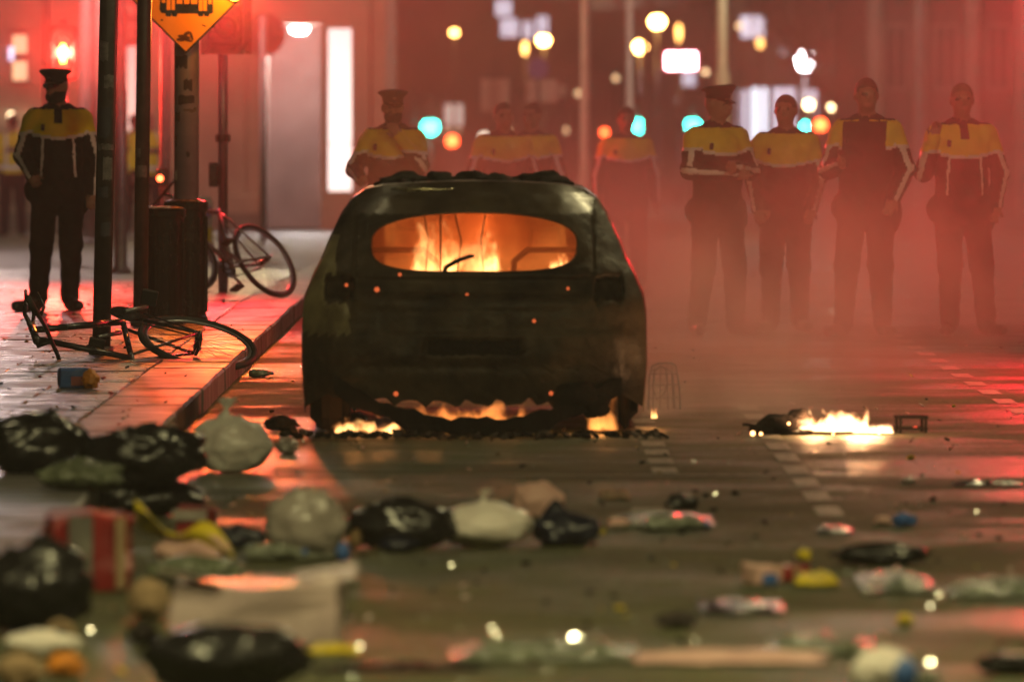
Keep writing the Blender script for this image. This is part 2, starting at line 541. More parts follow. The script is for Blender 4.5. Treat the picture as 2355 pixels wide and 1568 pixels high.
def rows_of_dark(x0, x1, h, n, z0=4.6, dz=3.2, w=.9, hh=1.7, lit=0.12, seed=1):
    rr = random.Random(seed)
    out = []
    z = z0
    while z + hh < h - .8:
        for k in range(n):
            c = x0 + (x1 - x0) * (k + .5) / n
            out.append((c - w / 2, c + w / 2, z, z + hh, g_warm_pane if rr.random() < lit else m_glass_dark))
        z += dz
    return out
y = 255.0
x0, x1 = px_x(895, y), px_x(1345, y)
block('brick_building', 'dim brick block behind the car with pale blue upper windows', x0, x1, y, 12, 14, m_dark_wall,
      pxwins(y, [(1138, 1178, -5, 40, g_dim_pane), (1150, 1192, 42, 88, g_dim_pane), (1200, 1226, 48, 92, g_dim_pane), (1232, 1262, 36, 92, g_dim_pane), (985, 1066, 238, 292, g_poster), (1010, 1062, 296, 322, g_warm_pane)]) + rows_of_dark(x0, x1, 14, 4, 6.0))
y = 300.0
x0, x1 = px_x(1350, y), px_x(1645, y)
block('grey_building', 'dim grey block behind the green traffic light in the middle', x0, x1, y, 14, 16, m_grey_wall,
      pxwins(y, [(1365, 1420, -20, 10, g_warm_pane), (1560, 1600, 160, 200, g_dim_pane)]) + rows_of_dark(x0, x1, 16, 4, 6.5, seed=3))
y = 235.0
x0, x1 = px_x(1660, y), px_x(1975, y)
block('shop_building', 'shop building with pale lit front between the capped and the bareheaded officer', x0, x1, y, 14, 13, m_grey_wall,
      pxwins(y, [(1692, 1722, 205, 330, g_dim_pane), (1726, 1766, 200, 350, g_cool_pane), (1775, 1830, 200, 345, g_dim_pane), (1840, 1880, 205, 345, g_dim_pane), (1700, 1760, 30, 90, g_dim_pane), (1790, 1840, 60, 130, m_glass_dark)]) + rows_of_dark(x0, x1, 13, 4, 5.2, seed=5))
y = 150.0
x0, x1 = px_x(1990, y), px_x(2700, y)
rb = block('columned_building', 'dark columned building behind the officer raising a hand', x0, x1, y, 14, 14, m_dark_wall,
      pxwins(y, [(2035, 2085, 60, 205, m_glass_dark), (2150, 2200, 60, 205, m_glass_dark), (2270, 2320, 60, 205, m_glass_dark), (2400, 2450, 60, 205, m_glass_dark)]) + rows_of_dark(x0, x1, 14, 4, 5.5, seed=9, lit=0))
for u in (2010, 2115, 2235, 2350):
    bm = NB(); tube(bm, [(px_x(u, y) - (x0 + x1) / 2, -.35, 0.02), (px_x(u, y) - (x0 + x1) / 2, -.35, 6)], [.17, .14], 14)
    part('column', bm, m_stone_wall, rb, True)
y = 420.0
block('terrace_building', 'far dark terrace closing the end of the street', px_x(800, y), px_x(2700, y), y, 14, 22, m_dark_wall, rows_of_dark(px_x(800, y), px_x(2700, y), 22, 10, 3.0, 4.0, 1.3, 2.2, .1, 12), False)

# ------------------------------------------------------------------ street lamps (tall columns; their heads are above the picture)
LAMP_COL = (1.0, 0.84, 0.44)
g_street = GLOW('street_lamp_light', LAMP_COL, 60.0)
def street_lamp(x, y, label, power, h=8.2, pole_mat=m_steel_grey, r0=0.062, r1=0.046, step=None, arm=(1.1, 0.0), z=None, col=LAMP_COL):
    g = (ground_z(y) + (KERB_H if x < -1.7 and y < 136 else 0)) if z is None else z
    t = thing('street_lamp', label, 'street lamp', (x, y, g), 0, 'street lamps')
    st = step or 1.3
    part('pole', lathe(NB(), [(r0 * 1.6, 0), (r0 * 1.6, .04), (r0, .06), (r0, st), (r1 * 1.05, st + .09), (r1 * .7, h), (0, h)], 18), pole_mat, t, True)
    part('arm', tube(NB(), [(0, 0, h - .1), (arm[0] * .35, arm[1] * .35, h + .22), (arm[0], arm[1], h + .25)], .03, 10), pole_mat, t, True)
    hd = part('lamp_head', box(NB(), (arm[0], arm[1], h + .25), (.50, .24, .10), bevel=.03, taper=.8), m_grey_back, t)
    part('diffuser', box(NB(), (arm[0], arm[1], h + .19), (.40, .18, .03)), g_street if col == LAMP_COL else GLOW('white_street_light', col, 60.0), hd)
    lamp('street_lamp_light', (arm[0], arm[1], h + .05), power, col, .22, t)
    return t
street_lamp(px_x(277, 82), 82, 'grey street lamp column with an orange gleam, stepped base, between two dark poles', 330, r0=.066, r1=.048, step=px_z(212, 82) - KERB_H - ground_z(82), arm=(.9, -.4))
street_lamp(-4.4, 20, 'street lamp column on the pavement near the camera, lamp above the picture', 2100, arm=(1.6, 0), col=(1.0, .87, .40))
street_lamp(4.8, 22, 'street lamp column beside the road on the right, out of the picture', 1900, arm=(-1.4, 0), col=(1.0, .87, .40))
street_lamp(-8.4, 110, 'street lamp column close to the stone building', 1900, col=(1.0, .74, .68))
street_lamp(7.6, 72, 'street lamp column beyond the red traffic light on the right', 250, arm=(-1.6, 0), col=(1.0, .80, .78))
street_lamp(5.4, 48.5, 'street lamp column right of the burning heap, out of the picture', 850, arm=(-1.5, 0), h=6.6, col=(1.0, .84, .42))
street_lamp(-5.0, 46, 'added unseen street lamp left of the stickered pole, lighting the tram sign', 110, arm=(1.0, 0))  # added lamp that brightens the tram sign face
street_lamp(-5.6, 69, 'white street lamp column left of the capped officer, out of the picture', 120, h=5.5, arm=(.7, 0), col=(.66, .76, 1.0))
street_lamp(-4.81, 126, 'street lamp column in front of the stone building, hidden behind the thick sign post', 700, arm=(1.0, -.3), col=(1.0, .80, .40))
street_lamp(6.6, 138, 'added street lamp beyond the row of officers, lighting the far signs', 1500, arm=(-1.2, -.4), col=(1.0, .84, .66))  # added lamp to bring up the far signs, building and tree
street_lamp(3.2, 4.0, 'street lamp column behind the camera', 500, arm=(-1.0, 0))
# ================================================================== poles, signs and signals on the pavement
def leaning_pole(name, label, u0, v0, u1, v1, y, r, mat, base_v=None, r_top=None, n=16):
    """a post standing at (u0, v0) whose top runs out of the picture near (u1, v1)"""
    b = on_pave(u0, base_v or v0)
    b.y = y
    b.x = px_x(u0, y)
    b.z = KERB_H + ground_z(y)
    t = at(u1, v1, y)
    d = (t - b)
    top = d * (3.6 / d.z)
    o = thing(name, label, 'pole', b)
    part('shaft', tube(NB(), [(0, 0, -.02), top], [r, r_top or r], n), mat, o, True)
    part('collar', tube(NB(), [(0, 0, .0), d.normalized() * .05], r * 1.35, n), mat, o, True)
    return o, d.normalized()
m_sticker = M('torn_sticker', (0.13, 0.11, 0.11), (0.04, 0.03, 0.03), rough=0.6, scale=18)
m_ink = M('marker_ink', (0.02, 0.018, 0.03), rough=0.6)
def wrap_patch(parent, name, axis, r, z0, z1, a0, a1, mat, wob=0.0, seed=0):
    """a thin curved sticker following a pole of radius r; a = angle from the viewer's side"""
    bm = NB()
    rr = random.Random(seed)
    n = 6
    lo, hi = [], []
    for k in range(n + 1):
        a = a0 + (a1 - a0) * k / n
        for lst, z in ((lo, z0), (hi, z1)):
            zz = z + rr.uniform(-wob, wob)
            c = axis * (zz / axis.z)
            lst.append(bm.verts.new(c + Vector((math.sin(a), -math.cos(a), 0)) * (r + .0025)))
    for k in range(n): bm.faces.new((lo[k], lo[k + 1], hi[k + 1], hi[k]))
    return part(name, bm, mat, parent)
# dark pole in front (bicycle lies against it)
pc, ax = leaning_pole('dark_pole', 'dark stickered pole in front of the capped officer', 232, 815, 250, 60, 51.9, .056, m_grimy_pole)
for k, (za, zb, a0, a1) in enumerate(((.95, 1.02, -.9, .4), (1.06, 1.2, -.2, .9), (1.24, 1.28, -1, 1), (1.32, 1.5, -.7, .5), (1.62, 1.7, -.3, .8), (1.78, 1.9, -.9, .1), (0.72, .8, -.3, .9))):
    wrap_patch(pc, 'sticker', ax, .056, za, zb, a0, a1, m_sticker if k % 3 else m_ink, .008, k)
pe, ax = leaning_pole('dark_pole', 'dark plain pole directly left of the black litter bins', 322, 752, 332, 60, 58.5, .05, m_grimy_pole)
for k, (za, zb, a0, a1) in enumerate(((1.02, 1.1, -.8, .7), (1.16, 1.22, -.9, -.2))):
    wrap_patch(pe, 'sticker', ax, .05, za, zb, a0, a1, m_sticker, .004, 20 + k)
pf, ax = leaning_pole('thin_pole', 'thin pale pole with a button box and small red light', 380, 640, 380, 60, 75.0, .046, m_pale_pole)
bxp = part('button_box', box(NB(), (-.02, -.08, px_z(392, 75) - KERB_H), (.10, .09, .16), bevel=.01), m_black_paint, pf)
part('button_light', lathe(NB(), [(0, .02), (.022, .012), (.028, 0)], 12, (-.04, -.127, px_z(395, 75) - KERB_H), Y_TO_NEG), GLOW('button_red_light', (1.0, 0.10, 0.03), 14), bxp, True)
pg, ax = leaning_pole('sign_post', 'thick blue-grey post behind the litter bins carrying the tram sign', 428, 735, 430, 60, 60.6, .088, M('blue_grey_paint', (0.22, 0.21, 0.25), (0.15, 0.14, 0.18), rough=.35, scale=5, bump=.05))
for k, (za, zb, a0, a1, mm) in enumerate(((1.78, 1.86, -1.0, .1, m_ink), (1.52, 1.58, -.7, .7, m_ink), (1.62, 1.70, -.2, .5, m_ink), (1.40, 1.46, -1.0, -.5, m_ink), (1.22, 1.30, -1.1, -.8, m_sticker), (.99, 1.05, -1.1, -.8, m_white_sign), (1.15, 1.18, .0, .3, m_ink), (1.47, 1.49, -.2, .9, m_sticker))):
    wrap_patch(pg, 'sticker', ax, .088, za, zb, a0, a1, mm, .012, 40 + k)
pa, ax = leaning_pole('white_column', 'broad pale column behind the capped officer', 202, 545, 204, 60, 112.0, .112, m_pale_pole)
pw, ax = leaning_pole('white_post', 'slim bright white post beside the broad pale column', 231, 545, 231, 60, 110.0, .05, M('white_enamel', (0.75, 0.70, 0.64), rough=.35))
pl, ax = leaning_pole('thin_pole', 'thin pink-lit pole left of the red pedestrian light', 107, 600, 107, 60, 92.0, .045, m_pale_pole)

# diamond tram warning sign
YS = 60.42
sc_ = at(428, -12, YS)
m_amber = M('amber_sign_face', (0.95, 0.40, 0.01), (0.85, 0.34, 0.01), rough=.35, scale=3)
ts = thing('tram_sign', 'amber diamond sign with a black tram picture on the thick post', 'road sign', sc_)
hd = 137 * YS / FPX
def diamond(r, y, th): return plate(NB(), [(0, y, -r), (r, y, 0), (0, y, r), (-r, y, 0)], (0, -1, 0), th)
part('backplate', diamond(hd, .012, .010), m_black_paint, ts)
part('face', diamond(hd * .955, 0.001, .006), m_amber, ts)
s1 = YS / FPX
def sp(u, v): return ((u - 428) * s1, -.0065, -(v + 12) * s1)
bm = NB()
plate(bm, [sp(368, 22), sp(370, 2), sp(378, -30), sp(482, -30), sp(490, 2), sp(491, 30), sp(486, 33), sp(372, 31)], (0, -1, 0), .002)
for u in (388, 402, 462, 476): plate(bm, [sp(u - 7, 30), sp(u + 7, 31), sp(u + 5, 39), sp(u - 5, 38)], (0, -1, 0), .002)
part('tram_picture', bm, m_black_paint, ts)
bm = NB()
for (ua, ub, va, vb) in ((384, 393, -18, 24), (395, 403, -18, 24), (458, 466, -18, 26), (468, 476, -18, 26), (407, 420, -18, 10), (424, 436, -18, 10), (440, 454, -18, 10), (373, 381, -14, 8), (480, 487, -14, 10)):
    a, b_, c, e = sp(ua, va), sp(ub, va), sp(ub, vb), sp(ua, vb)
    plate(bm, [Vector(q) + Vector((0, -.0025, 0)) for q in (a, b_, c, e)], (0, -1, 0), .001)
part('tram_windows', bm, m_amber, ts)
bm = NB()
for (u, v, w, h, a) in ((424, 86, 15, 5, .2), (430, 78, 9, 4, -.5), (416, 92, 10, 4, .1), (441, 84, 3, 11, -.3), (432, 93, 12, 3, .3), (373, 47, 3, 2, 0), (470, 60, 6, 1.5, .4)):
    pts = [sp(u + w * math.cos(t) * math.cos(a) - h * math.sin(t) * math.sin(a), v + w * math.cos(t) * math.sin(a) + h * math.sin(t) * math.cos(a)) for t in [2 * PI * k / 9 + .2 for k in range(9)]]
    part('graffiti', plate(NB(), pts, (0, -1, 0), .0015), M('brown_marker', (0.12, 0.04, 0.01), rough=.6), ts)
part('clamp', box(NB(), (0, .05, -.12), (.2, .07, .05)), m_steel_grey, ts)
bcn = part('beacon', lathe(NB(), [(.052, 0), (.052, .03), (.045, .06), (.025, .075), (0, .08)], 18, (.345, -.03, .005), Y_TO_NEG), GLOW('amber_beacon_light', (1.0, .50, .05), 16), ts, True)
part('beacon_housing', lathe(NB(), [(0, -.07), (.06, -.06), (.065, 0)], 18, (.345, -.03, .005), Y_TO_NEG), m_black_paint, bcn, True)
part('beacon_bracket', box(NB(), (.20, .035, .005), (.36, .02, .03)), m_black_paint, ts)
lamp('beacon_light', (.30, -.34, .03), 15, (1.0, .27, .015), .05, ts)
beam('beacon_light', (.36, -.14, .0), (.42, -1, -.72), 620, (1.0, .17, .018), .05, ts, 105)

# traffic signals
LIT = {'red': GLOW('red_signal_light', (1.0, 0.10, 0.02), 16), 'amber': GLOW('amber_signal_light', (1.0, 0.42, 0.03), 15), 'green': GLOW('green_signal_light', (0.05, 1.0, 0.72), 7.0), 'far_green': GLOW('far_green_light', (0.03, 1.0, 0.75), 26), 'far_red': GLOW('far_red_light', (1.0, 0.09, 0.02), 22), 'redman': GLOW('red_walker_light', (1.0, 0.20, 0.006), 8)}
def signal(name, label, x, y, zpole, zbottom, lens_r=.10, gap=.235, lit=(), group=None, pole_r=.04, n=3, pole_mat=m_steel_grey, extra=0, cat='traffic light', off=(0, 0)):
    """a post with an n-lens head facing the viewer's side; zbottom = underside of the head above its base"""
    t = thing(name, label, cat, (x, y, zpole), 0, group)
    hh = n * gap + .06
    part('pole', tube(NB(), [(0, .0, 0), (0, 0, zbottom + hh + .05)], pole_r, 14), pole_mat, t, True)
    hs = part('housing', box(NB(), (off[0], -.10 - pole_r + off[1], zbottom + hh / 2), (lens_r * 2 + .08, .16, hh), bevel=.02), m_black_paint, t)
    if n == 3: part('backing_board', box(NB(), (off[0], -.035 - pole_r + off[1], zbottom + hh / 2), (lens_r * 2 + .22, .012, hh + .14), bevel=.004), m_black_paint, t)
    names = ('green', 'amber', 'red') if n == 3 else ('green', 'redman')
    for k in range(n):
        c = (off[0], -.182 - pole_r + off[1], zbottom + .03 + gap * (k + .5))
        key = 'far_' + names[k] if 'far_' + names[k] in lit else names[k]
        on = key in lit
        le = part('lens', lathe(NB(), [(0, .025), (lens_r * .6, .018), (lens_r * .95, 0)], 18, c, Y_TO_NEG), LIT[key] if on else m_dark_lens, t, True)
        bm = NB()
        pts = []
        for j in range(15):
            a = PI * (-.08 + 1.16 * j / 14)
            pts.append((math.cos(a) * lens_r * 1.06, math.sin(a) * lens_r * 1.06))
        for (p, q) in zip(pts, pts[1:]):
            va = [bm.verts.new((c[0] + p[0], c[1], c[2] + p[1])), bm.verts.new((c[0] + q[0], c[1], c[2] + q[1])), bm.verts.new((c[0] + q[0], c[1] - .14, c[2] + q[1])), bm.verts.new((c[0] + p[0], c[1] - .14, c[2] + p[1]))]
            bm.faces.new(va)
        bmesh.ops.remove_doubles(bm, verts=bm.verts[:], dist=1e-5)
        part('visor', bm, m_black_paint, le)
    return t
def lens_light(sig, zl, power, col, off=(0, -.32), r=.09):
    return lamp('signal_light', (off[0], off[1], zl), power, col, r, sig)
# signal beside the tram sign, red and amber
yh = 70.0
gz = KERB_H + ground_z(yh)
zb = px_z(106, yh) - gz
sg = signal('traffic_signal', 'red traffic signal on a slim steel post right of the tram sign', px_x(513, yh), yh, gz, zb, lit=('red',), off=(.03, 0))
part('push_box', box(NB(), (-.075, -.07, px_z(402, yh) - gz), (.075, .09, .20), bevel=.01), m_black_paint, sg)
part('clamp', lathe(NB(), [(.062, -.03), (.062, .03)], 14, (0, 0, px_z(318, yh) - gz)), m_black_paint, sg)
beam('signal_light', (.03, -.34, zb + .03 + .235 * 2.5), (0, -1, -.35), 1300, (1.0, .03, .035), .09, sg, 145)
# pedestrian signal behind the capped officer
yp = 76.0
gz = KERB_H + ground_z(yp)
ps = signal('pedestrian_signal', 'pedestrian signal with a glowing red figure above the capped officer', px_x(149, yp), yp, gz, px_z(186, yp) - gz, lens_r=.085, gap=.215, lit=(), n=2, cat='pedestrian signal')
# walking-figure shaped lamp
zf = px_z(124, yp) - gz
bm = NB()
prof = [(-.026, -.09), (.026, -.09), (.034, -.04), (.048, .0), (.046, .035), (.03, .06), (.018, .09), (-.018, .09), (-.03, .06), (-.046, .035), (-.048, .0), (-.034, -.04)]
plate(bm, [(a, -.262, zf + b_) for a, b_ in prof], (0, -1, 0), .012)
part('lit_figure', bm, LIT['redman'], ps)
lens_light(ps, zf, 1100, (1.0, 0.035, 0.02), (0, -.40), .06)
# round sign from behind; its red signal lamp is added to redden the wall
yo = 112.0
rs = thing('traffic_signal', 'back of a round sign with an added red lamp that lights the wall red', 'traffic light', (px_x(606, yo), yo, KERB_H + ground_z(yo)))
zc = px_z(80, yo) - KERB_H - ground_z(yo)
part('pole', tube(NB(), [(0, -.05, 0), (0, -.05, zc + .25)], .045, 12), m_pale_pole, rs, True)
part('backing_disc', plate(NB(), disc_pts((0, .01, zc), .285, 28), (0, 1, 0), .012), m_black_paint, rs)
part('housing', box(NB(), (0, .10, zc), (.26, .14, .30), bevel=.02), m_black_paint, rs)
part('lens', lathe(NB(), [(0, .03), (.06, .02), (.10, 0)], 18, (0, .172, zc), Matrix(((1, 0, 0), (0, 0, 1), (0, -1, 0)))), LIT['red'], rs, True)
beam('signal_light', (0, .30, zc), (.10, 1, .10), 4200, (1.0, .04, .045), .09, rs, 40)  # added red beam aimed at the wall behind
# keep-left bollard
yk = 92.0
kb = thing('keep_left_bollard', 'white and yellow traffic bollard with a blue arrow disc beside the litter bins', 'bollard', (px_x(468, yk), yk, KERB_H + ground_z(yk)))
s2 = yk / FPX
hB = (532 - 384) * s2
part('shell', lathe(NB(), [(.115, 0), (.115, .06), (.105, .08), (.10, hB * .6), (.105, hB * .7), (.10, hB * .95), (.06, hB), (0, hB)], 20, sx=.95, sy=.7), m_white_sign, kb, True)
part('yellow_band', lathe(NB(), [(.112, hB * .14), (.109, hB * .52)], 20, sx=.95, sy=.7), M('yellow_reflective', (0.80, 0.62, 0.02), rough=.4), kb, True)
ad = part('arrow_disc', plate(NB(), disc_pts((0, -.085, hB * .78), .09, 24), (0, -1, 0), .008), M('blue_sign', (0.05, 0.12, 0.42), rough=.4), kb)
bm = NB()
plate(bm, [(-.05, -.095, hB * .78 - .05), (-.05, -.095, hB * .78 + .012), (-.03, -.095, hB * .78 - .008), (.035, -.095, hB * .78 + .055), (.055, -.095, hB * .78 + .035), (-.01, -.095, hB * .78 - .028), (.01, -.095, hB * .78 - .05)], (0, -1, 0), .003)
part('arrow', bm, m_white_sign, ad)

# ------------------------------------------------------------------ litter bins
m_bin = M('black_cast_iron', (0.004, 0.0035, 0.0045), spec=.3, rough=.16, rough2=.3, scale=5, bump=.05, bscale=30)
def litter_bin(label, u, y, w, h):
    t = thing('litter_bin', label, 'litter bin', (px_x(u, y), y, KERB_H + ground_z(y)), 0, 'black litter bins')
    def sq(r, z, n=32):      # rounded square ring
        out = []
        for k in range(n):
            a = 2 * PI * k / n
            c, s = math.cos(a), math.sin(a)
            q = (abs(c) ** 3.2 + abs(s) ** 3.2) ** (-1 / 3.2)
            out.append(Vector((c * q * r, s * q * r, z)))
        return out
    def loft(rings):
        bm = NB()
        vs = [[bm.verts.new(p) for p in r] for r in rings]
        for a, b in zip(vs, vs[1:]):
            n = len(a)
            for k in range(n): bm.faces.new((a[k], a[(k + 1) % n], b[(k + 1) % n], b[k]))
        bm.faces.new(list(reversed(vs[0]))); bm.faces.new(vs[-1])
        return bm
    r = w / 2
    part('base', loft([sq(r * 1.06, 0), sq(r * 1.06, .035), sq(r, .045)]), m_bin, t)
    part('body', loft([sq(r * .97, .045), sq(r * .99, h * .5), sq(r, h * .90)]), m_bin, t)
    ld = part('lid', loft([sq(r * 1.0, h * .90), sq(r * 1.09, h * .915), sq(r * 1.10, h * .965), sq(r * 1.04, h * .985), sq(r * .7, h)]), m_bin, t)
    for k in range(5):
        x = (-.8 + .4 * k) * r * .86
        part('rib', box(NB(), (x, -r * 1.0, h * .47), (.012, .014, h * .78), bevel=.003), m_bin, t)
    for k in range(4):
        yy = (-.6 + .4 * k) * r * .86
        part('rib', box(NB(), (r * 1.0, yy, h * .47), (.014, .012, h * .78), bevel=.003), m_bin, t)
    return t
litter_bin('black litter bin nearer the dark pole, in front of its twin', 376, 59.0, .285, .815)
litter_bin('black litter bin behind its twin, nearer the kerb', 428, 59.75, .285, .855)

# ------------------------------------------------------------------ bicycles
def ring_pts(c, r, n, ax, ay): return [Vector(c) + Vector(ax) * r * math.cos(2 * PI * k / n) + Vector(ay) * r * math.sin(2 * PI * k / n) for k in range(n)]
def bicycle(label, mat_frame, mw, front_wheel=True, steer=0.0, saddle=True):
    """local: x forward, z up, y to its left; origin under the rear axle; returns an Empty to be posed with matrix mw"""
    t = thing('bicycle', label, 'bicycle')
    Rw = .335
    ra = Vector((0, 0, Rw)); bb = Vector((.43, 0, .28)); st = Vector((.30, 0, .80)); ht = Vector((.83, 0, .82)); hb = Vector((.88, 0, .66)); fa = Vector((1.02, 0, Rw))
    bm = NB()
    tube(bm, [bb, st], .016, 10); tube(bm, [st + Vector((.01, 0, -.04)), ht + Vector((0, 0, -.02))], .017, 10); tube(bm, [bb, hb + Vector((-.01, 0, .03))], .019, 10)
    tube(bm, [ht + Vector((-.006, 0, .02)), hb], .021, 10)
    for s in (-1, 1):
        tube(bm, [bb + Vector((0, s * .035, 0)), ra + Vector((.06, s * .06, 0)), ra + Vector((0, s * .062, 0))], .010, 8)
        tube(bm, [st + Vector((-.0, s * .02, -.06)), ra + Vector((.01, s * .062, .01))], .008, 8)
    part('frame', bm, mat_frame, t, True)
    # fork and bars turn about the steering axis
    axis = (hb - ht).normalized()
    rotm = Matrix.Rotation(steer, 3, axis)
    def S(p): return ht + rotm @ (Vector(p) - ht)
    bm = NB()
    for s in (-1, 1): tube(bm, [S(hb + Vector((0, s * .02, -.01))), S(hb + Vector((.012, s * .058, -.07))), S(hb + (fa - hb) * .75 + Vector((0, s * .056, 0))), S(fa + Vector((0, s * .056, 0)))], [.014, .013, .011, .009], 8)
    tube(bm, [S(hb + Vector((0, -.035, -.012))), S(hb + Vector((0, .035, -.012)))], .016, 8)
    part('fork', bm, mat_frame, t, True)
    top = ht - axis * .07
    bm = NB()
    tube(bm, [S(ht), S(top), S(top + Vector((.07, 0, .03)))], .014, 8)
    bc = top + Vector((.07, 0, .03))
    tube(bm, [S(bc + Vector((-.03, -.30, .02))), S(bc + Vector((0, -.10, .0))), S(bc + Vector((0, .10, .0))), S(bc + Vector((-.03, .30, .02)))], .012, 10)
    hbp = part('handlebar', bm, m_black_paint, t, True)
    for s in (-1, 1):
        part('grip', tube(NB(), [S(bc + Vector((-.03, s * .31, .02))), S(bc + Vector((-.018, s * .19, .012)))], .018, 10), m_rubber, hbp, True)
        part('brake_lever', tube(NB(), [S(bc + Vector((.0, s * .165, -.0))), S(bc + Vector((.045, s * .185, -.02))), S(bc + Vector((.05, s * .27, -.045)))], [.010, .008, .005], 8), m_black_paint, hbp, True)
    if saddle: part('seat_post', tube(NB(), [st + Vector((.01, 0, -.03)), st + Vector((-.045, 0, .12))], .013, 10), m_chrome, t, True)
    bm = NB()
    sa = st + Vector((-.05, 0, .15))
    rings = [(-.14, .075, .03), (-.10, .085, .04), (-.02, .06, .035), (.07, .03, .028), (.13, .018, .02)]
    vs = []
    for (dx, w, h) in rings:
        vs.append([bm.verts.new(sa + Vector((dx, w * math.cos(2 * PI * k / 12), h * math.sin(2 * PI * k / 12) * (1 if math.sin(2 * PI * k / 12) > 0 else 1.2)))) for k in range(12)])
    for a, b in zip(vs, vs[1:]):
        for k in range(12): bm.faces.new((a[k], a[(k + 1) % 12], b[(k + 1) % 12], b[k]))
    bm.faces.new(list(reversed(vs[0]))); bm.faces.new(vs[-1])
    if saddle: part('saddle', bm, m_rubber, t, True)
    else: bm.free()
    def wheel(c, tr):
        w = part('wheel', tube(NB(), [tr(p) for p in ring_pts(c, Rw - .018, 36, (1, 0, 0), (0, 0, 1))], .019, 8, closed=True), m_rubber, t, True)
        part('rim', tube(NB(), [tr(p) for p in ring_pts(c, Rw - .045, 36, (1, 0, 0), (0, 0, 1))], .010, 6, closed=True), m_steel_grey, w, True)
        bm = NB()
        for k in range(28):
            a = 2 * PI * k / 28
            s = .025 * (1 if k % 2 else -1)
            tube(bm, [tr(Vector(c) + Vector((0, s, 0))), tr(Vector(c) + Vector((math.cos(a), 0, math.sin(a))) * (Rw - .05))], .0014, 4, caps=False)
        part('spokes', bm, m_steel_grey, w)
        part('hub', tube(NB(), [tr(Vector(c) + Vector((0, -.075, 0))), tr(Vector(c) + Vector((0, -.03, 0))), tr(Vector(c) + Vector((0, .03, 0))), tr(Vector(c) + Vector((0, .075, 0)))], [.008, .022, .022, .008], 10), m_black_paint, w, True)
    wheel(ra, lambda p: Vector(p))
    if front_wheel: wheel(fa, S)
    ck = part('chainring', lathe(NB(), [(.085, -.003), (.085, .003)], 28, bb + Vector((0, -.05, 0)), Y_TO_NEG), m_black_paint, t)
    for s in (-1, 1):
        d = Vector((math.cos(.9), 0, math.sin(.9))) * .17 * s
        p0 = bb + Vector((0, s * .065, 0))
        part('crank', tube(NB(), [p0, p0 + d], [.014, .010], 8), m_steel_grey, t, True)
        part('pedal', box(NB(), p0 + d + Vector((0, s * .055, 0)), (.09, .09, .025), bevel=.005), m_rubber, t)
    bm = NB()
    tube(bm, [bb + Vector((0, -.05, .085)), ra + Vector((0, -.05, .035))], .005, 5); tube(bm, [bb + Vector((0, -.05, -.085)), ra + Vector((0, -.05, -.035))], .005, 5)
    part('chain', bm, m_black_paint, t)
    t.matrix_world = mw
    return t
def pose(origin_local, origin_world, fwd, up, k=1.0):
    f = Vector(fwd).normalized(); l = Vector(up).cross(f).normalized(); u = f.cross(l).normalized()
    m3 = Matrix((f, l, u)).transposed() * k
    m = m3.to_4x4()
    m.translation = Vector(origin_world) - m3 @ Vector(origin_local)
    return m
m_bike_black = M('black_bicycle_paint', (0.012, 0.011, 0.013), rough=.22, bump=.03)
yb = 51.3
# rear wheel flat on the ground at the right, head tube raised at the left, saddle towards the road side
hub = Vector((px_x(455, yb), yb, KERB_H + .085))
bicycle('black bicycle without its front wheel lying on the pavement against the dark poles', m_bike_black, pose((0, 0, .335), hub, (-.972, .03, .225), (.05, -.93, -.36), 1.1), front_wheel=False, steer=R(148))
y2 = 67.0
hub2 = at(608, 606, y2) + Vector((0, 0, .02))
bicycle('grey bicycle collapsed against the steel signal post, one wheel tilted up', M('grey_bicycle_paint', (0.28, 0.29, 0.31), (0.2, 0.2, 0.22), rough=.25, metal=.4), pose((0, 0, .335), hub2, (-.581, -.75, .05), (-.365, .337, .81)), front_wheel=True, steer=R(14), saddle=False)
# ================================================================== the burnt-out car
m_burnt = M('burnt_car_steel', (0.080, 0.054, 0.034), (0.010, 0.006, 0.006), spec=.22, rough=.40, rough2=.75, scale=3.2, metal=.0, bump=.35, bscale=22)
m_soot = M('soot_black', (0.010, 0.008, 0.008), (0.02, 0.015, 0.013), spec=.1, rough=.8, scale=8, bump=.4, bscale=30)
m_scorched = M('scorched_beige_paint', (0.30, 0.25, 0.13), (0.12, 0.09, 0.05), rough=.38, scale=5, bump=.15, bscale=20)
m_ash = M('ash_grey', (0.10, 0.08, 0.07), (0.04, 0.03, 0.028), rough=.9, scale=12, bump=.5, bscale=30)
m_brown_roof = M('lighter_brown_roof', (0.11, 0.078, 0.048), (0.04, 0.026, 0.02), rough=.30, rough2=.5, scale=3.5, bump=.12, bscale=14)  # lighter brown for the roof and the band above the rear window
car = thing('burnt_car', 'burnt-out hatchback with fire inside, standing at the kerb on collapsed tyres', 'car', (-.19, 42.55, 0))
HALF = [(.845, .10), (.862, .34), (.860, .49), (.858, .60), (.846, .69), (.806, .79), (.764, .875), (.712, 1.0), (.666, 1.10), (.612, 1.178), (.550, 1.222), (.44, 1.246), (.20, 1.26), (0, 1.265)]
def lerp_tab(tab, v):
    if v <= tab[0][0]: return tab[0][1]
    for (a, fa), (b, fb) in zip(tab, tab[1:]):
        if v <= b: return fa + (fb - fa) * (v - a) / (b - a)
    return tab[-1][1]
W_TAB = sorted([(z, x) for x, z in HALF])
def half_w(z): return max(.05, lerp_tab(W_TAB, z))
DEPTH = [(.10, .10), (.30, .02), (.50, 0), (.66, .01), (.74, .05), (.80, .08), (.95, .19), (1.10, .30), (1.20, .41), (1.26, .48)]
def sst(a, b, v):
    t = max(0, min(1, (v - a) / (b - a)))
    return t * t * (3 - 2 * t)
